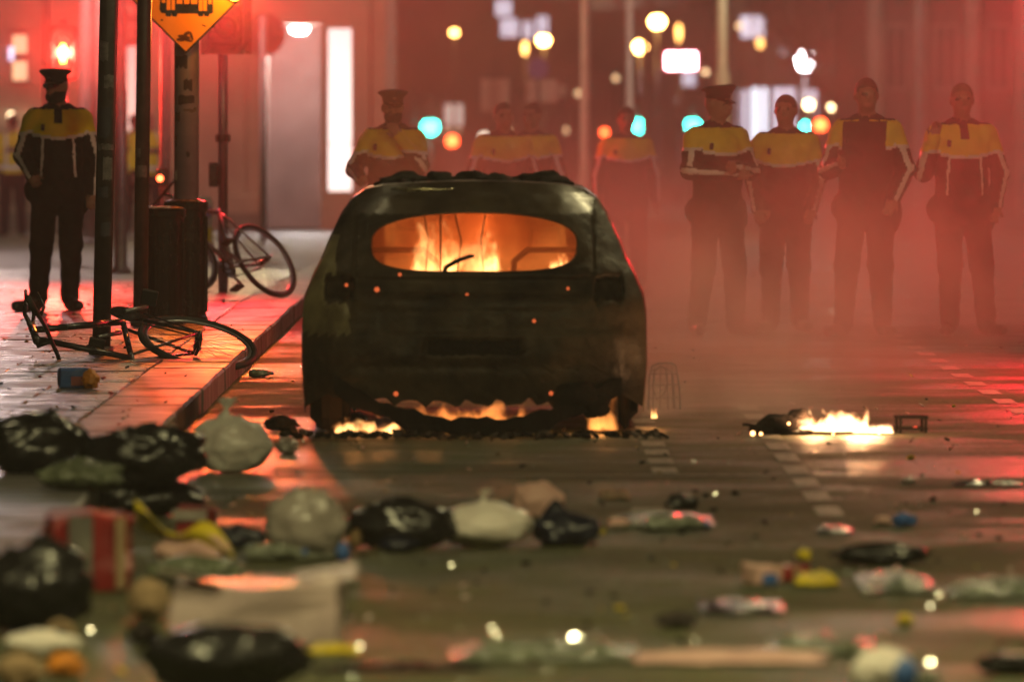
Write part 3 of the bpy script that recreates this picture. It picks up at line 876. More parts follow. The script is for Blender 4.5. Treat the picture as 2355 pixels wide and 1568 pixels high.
def rear_y(x, z):
    w = half_w(min(z, 1.2)) + .02
    y = lerp_tab(DEPTH, z) + .26 * min(1.1, abs(x) / w) ** 5
    y += .035 * sst(.685, .70, z) * (1 - sst(.775, .79, z)) * (1 - sst(.57, .60, abs(x)))
    y += .10 * sst(.60, .615, abs(x)) * (1 - sst(.735, .75, abs(x))) * sst(.665, .68, z) * (1 - sst(.775, .79, z))
    y -= .018 * sst(.34, .40, z) * (1 - sst(.50, .52, z)) * (1 - sst(.70, .8, abs(x)))
    y += .03 * sst(.40, .41, z) * (1 - sst(.47, .48, z)) * (1 - sst(.24, .25, abs(x)))
    # panel gaps: tailgate outline and bumper split
    gap = lambda v, c0, w0=.007: max(0.0, 1 - abs(v - c0) / w0)
    if z < 1.16: y += .022 * gap(abs(x), .60 + .10 * sst(.8, .3, z)) * sst(.34, .38, z) * (1 if abs(x) > .3 else 0)
    y += .022 * gap(z, .335) * (1 - sst(.80, .84, abs(x)))
    y += .012 * gap(z, .615, .012) * (1 - sst(.55, .6, abs(x)))
    y += .020 * mnoise.noise(Vector((x * 2.3, z * 2.6, 8.1)))
    y += .014 * mnoise.noise(Vector((x * 5, z * 6, 3.1))) + .006 * mnoise.noise(Vector((x * 17, z * 19, 1)))
    return y
CZ = .955
right = HALF
full = [(x, z) for x, z in HALF] + [(-x, z) for x, z in reversed(HALF[:-1])]
# bottom edge, ragged
full += [(-.80 + 1.6 * k / 40, .155 + .02 * math.sin(k * 1.7) + .05 * abs((k - 20) / 20) ** 2 + .015 * math.sin(k * 3.1)) for k in range(41)]
def ray_out(a):
    d = (math.cos(a), math.sin(a))
    best = None
    for (p, q) in zip(full, full[1:] + full[:1]):
        ex, ez = q[0] - p[0], q[1] - p[1]
        den = d[0] * ez - d[1] * ex
        if abs(den) < 1e-9: continue
        px_, pz_ = p[0], p[1] - CZ
        t = (px_ * ez - pz_ * ex) / den
        s = (px_ * d[1] - pz_ * d[0]) / den
        if t > 0 and -1e-6 <= s <= 1 + 1e-6 and (best is None or t > best): best = t
    return best
def win_pt(a):
    c, s = math.cos(a), math.sin(a)
    hw, hh, e = .520, (.142 if s > 0 else .146), (2.5 if s > 0 else 3.6)
    q = (abs(c / hw) ** e + abs(s / hh) ** e) ** (-1 / e)
    return c * q, CZ + s * q + .012 * (1 - (c * q / hw) ** 2) * (1 if s > 0 else 0)
NA, NR = 220, 48
bm = NB()
OUT = [ray_out(2 * PI * k / NA) for k in range(NA)]
rings = []
for i in range(NR + 1):
    t = i / NR
    ring = []
    for k in range(NA):
        a = 2 * PI * k / NA
        xw, zw = win_pt(a)
        ro = OUT[k]
        xo, zo = math.cos(a) * ro, CZ + math.sin(a) * ro
        x, z = xw + (xo - xw) * t, zw + (zo - zw) * t
        ring.append(bm.verts.new((x, rear_y(x, z), z)))
    rings.append(ring)
lip = [bm.verts.new((v.co.x * .985, v.co.y + .05, CZ + (v.co.z - CZ) * .95)) for v in rings[0]]
for a, b in zip([lip] + rings, rings):
    for k in range(NA):
        f = bm.faces.new((a[k], a[(k + 1) % NA], b[(k + 1) % NA], b[k]))
        c = f.calc_center_median()
        edge = -.655 - .04 * math.sin(c.z * 9)
        if c.x < edge and .50 < c.z < 1.0 and not (c.x > -.75 and .655 < c.z < .80): f.material_index = 1
        elif c.z > 1.10 and abs(c.x) < .60: f.material_index = 2
part('tailgate', bm, [m_burnt, m_scorched, m_brown_roof], car, True)
# side shell, roof and bonnet as one skin with open window cells
ST = [None, .50, .90, .98, 1.72, 1.80, 2.55, 2.70, 3.15, 3.7, 4.2]
WM = [1, 1.012, 1.02, 1.02, 1.025, 1.025, 1.02, 1.015, 1.0, .96, .86]
CAP = [9, 9, 9, 9, 9, 9, 9, 1.19, .86, .80, .62]
prof = [(x, z) for x, z in HALF] + [(-x, z) for x, z in reversed(HALF[:-1])]
bm = NB()
rows = []
for si, y in enumerate(ST):
    row = []
    for pi_, (x, z) in enumerate(prof):
        zz = min(z, CAP[si])
        if si > 0 and z > 1.16: zz = min(zz, z + .03 + .02 * mnoise.noise(Vector((x * 4, (y or 0) * 3, 0))))
        yy = rear_y(x, z) - .002 if y is None else max(y, rear_y(x, z) + .02 * si)
        row.append(bm.verts.new((x * WM[si] * (1 if z < .8 or si < 7 else 1.0), yy, zz)))
    rows.append(row)
npf = len(prof)
for si in range(len(ST) - 1):
    for k in range(npf - 1):
        lo = min(k, npf - 2 - k)
        if lo in (5, 6, 7) and si in (3, 5): continue
        if lo in (6, 7) and si == 1: continue
        f = bm.faces.new((rows[si][k], rows[si][k + 1], rows[si + 1][k + 1], rows[si + 1][k]))
        c = f.calc_center_median()
        if c.x < -.6 and .5 < c.z < .9 and si == 0: f.material_index = 1
        if c.z > 1.16: f.material_index = 2
part('body_shell', bm, [m_burnt, m_scorched, m_brown_roof], car, True)
bm = NB()
tube(bm, [(-.42 + .045 * k, rear_y(-.42 + .045 * k, 1.205) - .012, 1.222 + .003 * math.sin(k * 2.1)) for k in range(8)], [.004, .009, .012, .011, .009, .006, .004, .002], 10)
part('roof_highlight_strip', bm, M('highlight_steel', (.75, .66, .42), (.5, .42, .26), rough=.22, metal=.9), car, True)  # bright strip added to draw a highlight along the roof edge
# crumpled burnt lining heaped on the roof
def lumps(bm, pts, seed):
    for k, (c, s) in enumerate(pts):
        g = bmesh.ops.create_icosphere(bm, subdivisions=3, radius=1.0)
        for v in g['verts']:
            n = v.co.copy()
            d = 1 + .35 * mnoise.noise(n * 1.7 + Vector((seed, k * 3.3, 0))) + .15 * mnoise.noise(n * 5 + Vector((k, seed, 0)))
            v.co = Vector(c) + Vector((n.x * s[0], n.y * s[1], n.z * s[2])) * d
rr = random.Random(4)
bm = NB()
lumps(bm, [((-.40 + .08 * k + rr.uniform(-.03, .03), 1.0 + rr.uniform(0, .7), 1.245), (rr.uniform(.07, .13), .16, rr.uniform(.025, .065))) for k in range(11)], 2)
part('roof_lining', bm, m_soot, car, True)
# lower body
bm = NB()
box(bm, (0, 2.1, .20), (1.40, 3.6, .05)); part('floor_pan', bm, m_soot, car)
bm = NB()
pts = []
for k in range(33):
    t = -1 + 2 * k / 32
    x = t * .72 + .02
    z = .050 + .21 * abs(t) ** 2.2 + .008 * math.sin(k * 2.3)
    pts.append((x, z))
for k in range(32):
    (xa, za), (xb, zb_) = pts[k], pts[k + 1]
    h1, h2 = .055 + .014 * math.sin(k * .9), .055 + .014 * math.sin((k + 1) * .9)
    y0 = .0 + .12 * abs((k - 16) / 16) ** 2
    y1 = .0 + .12 * abs((k - 15) / 16) ** 2
    va = [bm.verts.new(p) for p in ((xa, y0, za - h1), (xa, y0 - .02, za + h1 * .6), (xa, y0 + .07, za + h1 * .6), (xa, y0 + .07, za - h1))]
    vb = [bm.verts.new(p) for p in ((xb, y1, zb_ - h2), (xb, y1 - .02, zb_ + h2 * .6), (xb, y1 + .07, zb_ + h2 * .6), (xb, y1 + .07, zb_ - h2))]
    for j in range(4): bm.faces.new((va[j], va[(j + 1) % 4], vb[(j + 1) % 4], vb[j]))
bmesh.ops.remove_doubles(bm, verts=bm.verts[:], dist=1e-4)
part('sagging_bumper', bm, m_soot, car)
bm = NB(); lumps(bm, [((.50, .08, .20), (.13, .07, .075)), ((.60, .10, .15), (.08, .06, .07))], 9); part('melted_bumper_corner', bm, m_soot, car, True)
bm = NB()
for (x, y) in ((-.72, .80), (.70, .80), (-.72, 3.35), (.70, 3.35)):
    w = part('wheel', lathe(NB(), [(.16, -.09), (.25, -.085), (.262, -.06), (.22, -.03), (.22, .03), (.262, .06), (.25, .085), (.16, .09)], 28, (x, y, .262), Matrix(((0, 0, 1), (0, 1, 0), (-1, 0, 0)))), m_soot, car, True)
    part('tyre_remains', tube(NB(), [Vector((x, y, .262)) + Vector((0, math.cos(a), math.sin(a))) * .275 for a in [2 * PI * k / 30 for k in range(30)]], .03, 7, closed=True), m_ash, w, True)
# flat tyre rubber on the left and the inner arch liners
bm = NB(); box(bm, (-.75, .78, .24), (.16, .62, .46), bevel=.06); part('wheel_arch_liner', bm, m_soot, car)
bm = NB(); box(bm, (.78, 1.0, .26), (.10, .60, .44), bevel=.05); part('wheel_arch_liner', bm, m_soot, car)
for x in (-.42, .42):
    bm = NB()
    hw = .22
    tube(bm, [(x - hw, 1.35, .40), (x - hw, 1.42, .84), (x - hw + .07, 1.44, .90), (x + hw - .07, 1.44, .90), (x + hw, 1.42, .84), (x + hw, 1.35, .40)], .016, 8)
    for k in range(4): tube(bm, [(x - hw, 1.36 + .015 * k, .48 + .1 * k), (x + hw, 1.36 + .015 * k, .48 + .1 * k)], .006, 6)
    part('seat_frame', bm, m_soot, car)
for x in (-.36, .36):
    bm = NB()
    tube(bm, [(x - .2, 2.15, .35), (x - .21, 2.05, .80), (x - .08, 2.03, .88), (x - .07, 2.02, 1.0), (x + .07, 2.02, 1.0), (x + .08, 2.03, .88), (x + .21, 2.05, .80), (x + .2, 2.15, .35)], .015, 8)
    part('seat_frame', bm, m_soot, car)
bm = NB(); box(bm, (0, 2.85, .72), (1.30, .35, .22), bevel=.05); part('dashboard', bm, m_soot, car)
bm = NB()
tube(bm, [(-.155, .19, .795), (-.14, .17, .835), (-.09, .16, .865), (-.02, .17, .89), (.0, .175, .89)], [.012, .013, .012, .011, .008], 8)
part('wiper', bm, m_soot, car, True)
bm = NB()
for (x, y, s) in ((-.175, 1.0, .0), (-.10, 1.2, .03), (.05, 1.4, -.02), (-.26, 1.3, .02)): tube(bm, [(x, y, .72), (x + s, y, .95), (x - s, y, 1.2)], .005, 5)
part('hanging_wire', bm, m_soot, car)
g_ember = GLOW('ember', (1.0, 0.17, 0.05), .75)
for (x, z, r) in ((-.485, .725, .013), (-.035, .70, .008), (.30, .57, .009), (-.39, .205, .012), (.385, .208, .011), (-.64, .745, .009), (-.37, .80, .009), (.47, .73, .008)):
    part('ember', lathe(NB(), [(0, r * .8), (r * .8, r * .5), (r, 0)], 10, (x, rear_y(x, z) - .004, z), Y_TO_NEG), g_ember, car, True)
bm = NB()
box(bm, (0, .01, .44), (.46, .014, .10), bevel=.004); part('number_plate_backing', bm, m_soot, car)

# ------------------------------------------------------------------ fire: glowing gas inside closed boxes, each with its own light
def flame_gas(name, seed, strength, thr, scale, stretch, hot, cool, top=.9, soft=.18):
    m = bpy.data.materials.new(name)
    m.use_nodes = True
    nt = m.node_tree
    nt.nodes.remove(nt.nodes['Principled BSDF'])
    out = nt.nodes['Material Output']
    tc = nt.nodes.new('ShaderNodeTexCoord')
    mp = nt.nodes.new('ShaderNodeMapping')
    mp.inputs['Location'].default_value = (seed * 3.7, seed * 1.9, seed * 5.1)
    mp.inputs['Scale'].default_value = stretch
    nt.links.new(tc.outputs['Object'], mp.inputs['Vector'])
    n = nt.nodes.new('ShaderNodeTexNoise')
    n.inputs['Scale'].default_value = scale
    n.inputs['Detail'].default_value = 5
    n.inputs['Roughness'].default_value = .6
    n.inputs['Distortion'].default_value = .5
    nt.links.new(mp.outputs[0], n.inputs['Vector'])
    sep = nt.nodes.new('ShaderNodeSeparateXYZ')
    nt.links.new(tc.outputs['Generated'], sep.inputs[0])
    def edge(s, w):      # fades to nothing at the walls of the box
        return mathn(nt, 'MULTIPLY', mrange(nt, s, 0, w), mrange(nt, s, 1 - w, 1, 1, 0))
    e = mathn(nt, 'MULTIPLY', edge(sep.outputs[0], soft), edge(sep.outputs[1], .2))
    e = mathn(nt, 'MULTIPLY', e, mrange(nt, sep.outputs[2], 0, .06))
    hgt = mrange(nt, sep.outputs[2], .1, 1.0, 0.0, 1.0, False)
    lim = mathn(nt, 'ADD', mathn(nt, 'MULTIPLY', hgt, top * .30), thr)
    v = mathn(nt, 'SUBTRACT', n.outputs['Fac'], lim)
    v = mathn(nt, 'SUBTRACT', v, mathn(nt, 'MULTIPLY', mathn(nt, 'SUBTRACT', 1.0, e), .5))
    a = mrange(nt, v, 0.0, .14)
    em = nt.nodes.new('ShaderNodeEmission')
    nt.links.new(ramp(nt, a, [(0.0, cool), (0.8, hot)]), em.inputs['Color'])
    nt.links.new(mathn(nt, 'MULTIPLY', a, strength), em.inputs['Strength'])
    nt.links.new(em.outputs[0], out.inputs['Volume'])
    m.cycles.volume_sampling = 'MULTIPLE_IMPORTANCE'
    try: m.cycles.volume_step_rate = 0.35
    except Exception: pass
    return m
HOT, COOL = (1.0, .52, .16), (1.0, .22, .04)
def fire(label, loc, size, mat, power, lights, group='flames of the burning car', col=(1.0, .36, .09)):
    t = thing('fire', label, 'fire', loc, 0, group)
    part('flames', box(NB(), (0, 0, size[2] / 2), size), mat, t)
    for q in lights: lamp('fire_light', q, power / len(lights), col, .06, t)
    return t
cx, cy_ = -.19, 42.55
fire('tall yellow flames filling the car seen through the rear window', (cx - .10, cy_ + 1.35, .74), (.62, .80, .50), flame_gas('cabin_flames', 1, 22, .43, 10, (1, 1, .6), HOT, COOL, 1.0), 9, [(-.1, 0, .12), (.15, .2, .3)], col=(1.0, .20, .03))
fire('patchy deep orange glow added across the car cabin', (cx, cy_ + 1.75, .66), (1.04, .9, .56), flame_gas('cabin_glow', 9, 1.9, .36, 5.5, (1, 1, .8), (1.0, .30, .05), (1.0, .14, .02), .7, .06), 3, [(0, 0, .3)], col=(1.0, .2, .03))  # added emission so the cabin fill glows unevenly orange
fire('small flames at the right end of the car rear window', (cx + .44, cy_ + .75, .80), (.16, .2, .10), flame_gas('corner_flames', 2, 60, .40, 26, (1, 1, .6), HOT, COOL), 1.2, [(0, 0, .03)])
fire('bright flames on the ground under the left rear of the car', (cx - .535, cy_ + .14, .0), (.46, .16, .13), flame_gas('left_ground_flames', 3, 48, .43, 20, (.7, 1, .6), HOT, COOL), 5, [(-.05, -.02, .06), (.08, .05, .05)])
fire('orange flames through the gap above the sagging bumper', (cx - .03, cy_ + .22, .06), (.78, .14, .13), flame_gas('gap_flames', 4, 20, .40, 12, (.8, 1, .7), (1.0, .30, .06), COOL, .6), 4, [(-.2, 0, .1), (.2, 0, .1)])
fire('orange flames rising under the right rear corner of the car', (cx + .64, cy_ + .24, .0), (.30, .24, .40), flame_gas('right_ground_flames', 5, 16, .37, 10, (1, 1, .55), (1.0, .34, .07), COOL, .9, .35), 5, [(0, -.04, .08), (0, .02, .2)])
fire('small flame at the ground by the wire frame', (cx + .915, cy_ + .9, .05), (.055, .05, .055), flame_gas('tiny_flames', 6, 90, .34, 30, (1, 1, .6), HOT, COOL, .8, .3), .8, [(0, 0, .04)])
# smoke inside the cabin
def plain_volume(name, density, col, aniso=0.0):
    m = bpy.data.materials.new(name)
    m.use_nodes = True
    nt = m.node_tree
    nt.nodes.remove(nt.nodes['Principled BSDF'])
    pv = nt.nodes.new('ShaderNodeVolumePrincipled')
    pv.inputs['Color'].default_value = (*col, 1)
    pv.inputs['Density'].default_value = density
    pv.inputs['Anisotropy'].default_value = aniso
    nt.links.new(pv.outputs[0], nt.nodes['Material Output'].inputs['Volume'])
    return m, pv, nt
mv, _, _ = plain_volume('cabin_smoke', 1.1, (.72, .36, .22), .1)
props(part('cabin_smoke', box(NB(), (cx, cy_ + 1.55, .78), (1.08, 1.9, .66)), mv), 'glowing smoke filling the inside of the burnt car', None, None, 'stuff')

# burning pile on the road
bp = thing('burning_debris', 'low burning heap of charred scraps on the road right of the car', 'debris', (1.50, 42.6, 0))
rr = random.Random(11)
for k in range(9):
    x = rr.uniform(-.26, .30)
    part('charred_board', box(NB(), (x, rr.uniform(-.1, .15), .012 + .008 * k % .03), (rr.uniform(.12, .3), rr.uniform(.03, .08), rr.uniform(.012, .025)), Euler((rr.uniform(-.1, .1), rr.uniform(-.12, .12), rr.uniform(-.6, .6))), bevel=.003), m_soot, bp)
bm = NB(); lumps(bm, [((-.16, .0, .05), (.11, .09, .055)), ((-.07, .03, .075), (.06, .07, .05)), ((-.24, -.02, .03), (.08, .06, .025))], 5); part('charred_lump', bm, m_soot, bp, True)
for (x, y, z, r) in ((-.30, -.1, .012, .012), (-.26, -.12, .010, .008), (.33, -.1, .012, .008), (.10, -.12, .010, .006), (-.12, -.09, .06, .007)):
    part('ember', lathe(NB(), [(0, r), (r * .9, r * .4), (r, -r * .5)], 10, (x, y, z), Y_TO_NEG), GLOW('bright_ember', (1, .5, .18), 7), bp, True)
fire('white-hot low flames on the burning heap right of the car', (1.585, 42.60, .012), (.48, .2, .145), flame_gas('heap_flames', 7, 95, .37, 17, (.6, 1, .6), (1.0, .62, .28), (1.0, .26, .05), 1.0, .12), 26, [(-.08, -.05, .09), (.14, -.05, .06)], 'flames on the road', (1.0, .48, .2))
fire('thin white flames at the right end of the burning heap', (1.80, 42.58, .008), (.26, .16, .06), flame_gas('heap_end_flames', 8, 100, .36, 26, (.5, 1, .8), (1.0, .66, .34), (1.0, .30, .06), 1.0, .15), 6, [(0, -.05, .05)], 'flames on the road', (1.0, .48, .2))
# charred crate beside it
cr = thing('charred_crate', 'small charred box frame on the road right of the burning heap', 'crate', (2.01, 42.95, 0), .15)
for sx in (-1, 1):
    for sy in (-1, 1): part('post', box(NB(), (sx * .065, sy * .05, .042), (.014, .014, .084), bevel=.002), m_soot, cr)
for sy in (-1, 1):
    for z in (.02, .077): part('slat', box(NB(), (0, sy * .059, z), (.146, .006, .014)), m_soot, cr)
for sx in (-1, 1): part('slat', box(NB(), (sx * .074, 0, .077), (.006, .11, .014)), m_soot, cr)
part('ember', box(NB(), (.01, -.02, .022), (.03, .02, .008), Euler((0, -.4, .3))), GLOW('dull_ember', (1, .10, .05), .9), cr)
# wire frame standing beside the car
wf = thing('wire_frame', 'burnt upright wire frame standing beside the car at its right rear', 'wire frame', (px_x(1527, 46.2), 46.2, 0), .12)
m_wire = M('rusted_wire', (0.05, 0.03, 0.022), rough=.7)
def wpart(name, pts, r=.0045): return part(name, tube(NB(), pts, r, 6), m_wire, wf, True)
wpart('outer_loop', [(-.085, 0, 0), (-.08, 0, .18), (-.065, 0, .235), (-.03, 0, .25), (.045, 0, .25), (.065, 0, .235), (.085, 0, .12), (.09, 0, 0)], .006)
wpart('inner_loop', [(-.045, 0, .07), (-.06, 0, .12), (-.055, 0, .2), (-.02, 0, .235), (.01, 0, .22), (.02, 0, .14), (.0, 0, .08), (-.045, 0, .05)])
for x in (-.055, -.02, .02, .055): wpart('upright_wire', [(x * 1.1, .002, 0), (x, .004, .13), (x * .8, .002, .245)], .0035)
for z in (.06, .13, .19): wpart('cross_wire', [(-.083, -.004, z), (.083 - z * .06, -.004, z + .004)], .0035)
wpart('back_loop', [(-.07, .12, 0), (-.06, .12, .2), (0, .12, .23), (.06, .12, .2), (.07, .12, 0)])
for x in (-.065, .065): wpart('side_wire', [(x, 0, .19), (x * .9, .12, .19)])

# ------------------------------------------------------------------ smoke drifting off the car, and the night haze
def smoke_material():
    m, pv, nt = plain_volume('drifting_smoke', .05, (.86, .82, .82), .25)
    co = nt.nodes.new('ShaderNodeNewGeometry').outputs['Position']
    sep = nt.nodes.new('ShaderNodeSeparateXYZ')
    nt.links.new(co, sep.inputs[0])
    X, Y, Z = sep.outputs
    f = mrange(nt, nz(nt, co, .75, 5, .6, (1, .10, .8)), .34, .66, .05, 1.25)
    xs = mathn(nt, 'SUBTRACT', X, mathn(nt, 'MULTIPLY', mathn(nt, 'SUBTRACT', Z, 0.0), -.15))
    a = mrange(nt, xs, -1.6, .2)
    b = mrange(nt, Y, 45.0, 49.0)
    c = mathn(nt, 'MULTIPLY', mrange(nt, Z, 2.0, 9.0, 1.0, 0.0), mrange(nt, Z, .4, 1.6, 1.55, .36))
    e = mrange(nt, Y, 66.0, 92.0, 1.0, 0.0)
    d = mathn(nt, 'MULTIPLY', mathn(nt, 'MULTIPLY', a, b), mathn(nt, 'MULTIPLY', mathn(nt, 'MULTIPLY', c, e), f))
    d = mathn(nt, 'MULTIPLY', d, 0.046)
    # thicker wisp low behind the right corner of the car
    def sq(s, c0, w):
        t = mathn(nt, 'MULTIPLY', mathn(nt, 'SUBTRACT', s, c0), 1 / w)
        return mathn(nt, 'MULTIPLY', t, t)
    r2 = mathn(nt, 'ADD', mathn(nt, 'ADD', sq(X, 1.1, .62), sq(Y, 45.4, 1.5)), sq(Z, .10, .62))
    wis = mathn(nt, 'MULTIPLY', mathn(nt, 'POWER', 2.718, mathn(nt, 'MULTIPLY', r2, -1.0)), mathn(nt, 'MULTIPLY', mrange(nt, nz(nt, co, 1.6, 4, .6), .38, .64), 1.1))
    # a thin drift over the pavement, added to carry the red halo
    r3 = mathn(nt, 'ADD', mathn(nt, 'ADD', sq(X, -2.9, 1.7), sq(Y, 71.0, 5.0)), sq(Z, 2.5, .75))
    halo_drift = mathn(nt, 'MULTIPLY', mathn(nt, 'POWER', 2.718, mathn(nt, 'MULTIPLY', r3, -1.0)), .060)
    d = mathn(nt, 'MULTIPLY', d, mrange(nt, X, 2.2, 4.2, 1.0, 1.7))  # thickened to the right so the red glow gathers there
    nt.links.new(mathn(nt, 'ADD', mathn(nt, 'ADD', d, wis), halo_drift), pv.inputs['Density'])
    try: m.cycles.volume_step_rate = 4.0
    except Exception: pass
    return m
props(part('smoke', box(NB(), (2.5, 69.0, 3.5), (21, 52, 12)), smoke_material()), 'brown-grey smoke drifting off the burning car towards the officers', None, None, 'stuff')
mh, _, _ = plain_volume('night_haze', .0008, (.92, .90, .88), .45)
props(part('haze', box(NB(), (0, 223, 10.5), (150, 640, 33)), mh), 'thin smoky night haze over the whole street', None, None, 'stuff')
# ================================================================== the far street: lamps, signals, signs, tree
def globe_lamp(label, u, v, y, r, strength, col=(1.0, .58, .20), sz=1.0, name='globe_lamp', power=0):
    c = at(u, v, y)
    g = ground_z(y)
    t = thing(name, label, 'street lamp', (c.x, y, g), 0, 'far street lamps')
    H_ = c.z - g
    part('pole', lathe(NB(), [(.09, 0), (.09, .5), (.05, .6), (.04, max(.8, H_ - r * sz - .02))], 10), m_black_paint, t, True)
    part('globe', lathe(NB(), [(0, -r * sz), (r * .6, -r * sz * .8), (r, 0), (r * .6, r * sz * .8), (0, r * sz)], 14, (0, 0, H_)), GLOW('lamp_glow_%d_%d' % (int(strength * 10), int(col[2] * 100)), col, strength * 5), t, True)
    part('cap', lathe(NB(), [(r * .5, H_ + r * sz * .86), (r * .35, H_ + r * sz + .08), (0, H_ + r * sz + .14)], 10), m_black_paint, t, True)
    if power: lamp('lamp_light', (0, -.3, H_), power, col, .2, t)
    return t
WARM = (1.0, .50, .13)
globe_lamp('dim orange globe lamp above the capped officer behind the car', 1045, 76, 228, 0.12, 5, WARM, .8)
globe_lamp('bright orange globe lamp above the blue disc sign', 1250, 94, 228, 0.18, 13, WARM, .8)
globe_lamp('narrow dim orange lamp beside the lamp above the blue disc', 1207, 112, 228, 0.08, 2.2, WARM, 2.4)
globe_lamp('brightest orange globe lamp at the top of the picture', 1511, 51, 228, 0.22, 16, WARM, .8)
globe_lamp('orange globe lamp just left of the pink-white lit sign', 1472, 109, 228, 0.19, 13, WARM, .9)
globe_lamp('narrow dim orange lamp right of the brightest globe lamp', 1561, 76, 228, 0.08, 1.6, WARM, 3.2)
globe_lamp('faint orange lamp over the bareheaded officer', 1748, 100, 228, 0.11, 1.0, WARM, 1.4)
globe_lamp('pale small lamp left of the twin yellow-shouldered officers', 1113, 316, 250, .14, .9, (1, .85, .65))
globe_lamp('pale small lamp right of the twin yellow-shouldered officers', 1247, 318, 250, .13, .7, (1, .85, .65))
globe_lamp('big glaring white lamp in the bare tree branches', 1850, 140, 225, .24, 12, (1.0, .92, .98), 1.15, power=300)
for k, (u, v, st, w) in enumerate(((1860, 241, 5, 'first'), (1912, 247, 3, 'second'), (1940, 238, 2.2, 'third'), (1966, 237, 6, 'last'))):
    globe_lamp('%s of four warm shop lamps in a row left of the tall dark-vested officer' % w, u, v, 220 + 2 * k, .13 if k != 1 else .09, st, (1.0, .72, .36), .9, 'shop_lamp')
globe_lamp('bright white lamp just over the roof of the burnt car', 1113, 397, 210, .15, 5, (1, .93, .80), 1.0, 'low_lamp')
for k, (u, v, st, lab) in enumerate(((1166, 300, .5, 'tiny pale lamp over the left twin officer'), (1300, 300, .35, 'tiny pale lamp right of the twin officers'), (1622, 166, .7, 'tiny orange lamp left of the yellow-lit tram pole'), (1700, 60, .6, 'tiny orange lamp right of the yellow-lit tram pole'), (1416, 180, .4, 'tiny dim lamp between the silvery tram poles'), (1330, 215, .4, 'tiny dim lamp left of the silvery tram pole'))):
    globe_lamp(lab, u, v, 232, .09, st, (1.0, .66, .34))
# lit signs
def lit_sign(label, u, v, w, h, y, col, strength, edge=None, posts=True):
    c = at(u, v, y)
    t = thing('lit_sign', label, 'lit sign', (c.x, y, ground_z(y)), 0)
    s = y / FPX
    H_ = c.z - ground_z(y)
    part('case', box(NB(), (0, .08, H_), (w * s + .12, .14, h * s + .12), bevel=.03), edge or m_grey_back, t)
    part('face', box(NB(), (0, -.01, H_), (w * s, .04, h * s), bevel=.015), GLOW('sign_glow_%d_%d' % (int(strength * 10), int(col[1] * 100)), col, strength * 4), t)
    part('post', tube(NB(), [(0, .1, 0), (0, .1, H_)], .05, 10), m_grey_back, t, True)
    return t
lit_sign('glaring pinkish white rectangular lit sign right of the orange globe lamps', 1566, 141, 68, 36, 230, (1.0, .82, .92), 6.5, GLOW('sign_red_edge', (1.0, .05, .12), 1.2))
lit_sign('small bright white oval lit sign under the pinkish white sign', 1576, 233, 36, 16, 232, (.95, .97, 1.0), 6)
# far traffic signals
def far_signal(label, u, v, y, which, lens_r=.11, strength=None):
    c = at(u, v, y)
    g = ground_z(y)
    idx = {'green': .5, 'amber': 1.5, 'red': 2.5}[which]
    zb_ = c.z - g - .03 - .25 * idx
    t = signal('traffic_signal', label, c.x, y, g, zb_, lens_r=lens_r, gap=.25, lit=('far_' + which,), group='far traffic signals', pole_r=.05, pole_mat=m_grey_back)
    lamp('signal_light', (0, -.5, zb_ + .03 + .25 * idx), 40, {'green': (.05, 1, .7), 'red': (1, .08, .03), 'amber': (1, .4, .05)}[which], .12, t)
    return t
far_signal('green traffic light beside the capped officer behind the car', 990, 292, 190, 'green', 0.19)
far_signal('weaker green traffic light touching the one beside the capped officer', 970, 274, 215, 'green', 0.11)
far_signal('red traffic light between the green light and the twin yellow shoulders', 1040, 325, 215, 'red', 0.15)
far_signal('brightest green traffic light in the middle of the far street', 1465, 289, 200, 'green', 0.19)
far_signal('small pink-red light left of the middle green traffic light', 1390, 305, 240, 'red', 0.10)
far_signal('green traffic light beside the cap of the officer with folded arms', 1593, 288, 205, 'green', 0.18)
far_signal('green traffic light at the bareheaded officer\'s ear', 1853, 292, 225, 'green', 0.14)
far_signal('orange-red traffic light next to the green one by the bareheaded officer', 1886, 288, 215, 'red', 0.16)
# unlit far signs on posts
def far_sign(label, u0, u1, v0, v1, y, mat, round_=False):
    c = at((u0 + u1) / 2, (v0 + v1) / 2, y)
    t = thing('road_sign', label, 'road sign', (c.x, y, ground_z(y)), 0, 'far road signs')
    H_ = c.z - ground_z(y)
    w, h = (u1 - u0) * y / FPX, (v1 - v0) * y / FPX
    if round_: part('disc', plate(NB(), disc_pts((0, 0, H_), w / 2, 28), (0, -1, 0), .01), mat, t)
    else: part('panel', box(NB(), (0, 0, H_), (w, .02, h), bevel=.006), mat, t)
    part('post', tube(NB(), [(0, .05, 0), (0, .05, H_ + h * .4)], .035, 10), m_grey_back, t, True)
    return t
m_far_white = M('white_road_sign', (0.75, 0.68, 0.58), (0.62, 0.55, 0.47), rough=.5)
far_sign('upright pale road sign panel left of the blue disc', 1106, 1170, 182, 257, 150, m_far_white)
far_sign('wide pale road sign panel under the blue disc', 1207, 1282, 184, 235, 152, m_far_white)
far_sign('small square pale sign at the right end of the wide pale panel', 1284, 1302, 196, 222, 154, m_far_white)
far_sign('round blue road sign over the wide pale panel', 1212, 1262, 133, 182, 151, M('blue_road_sign', (0.08, 0.10, 0.55), rough=.45), True)
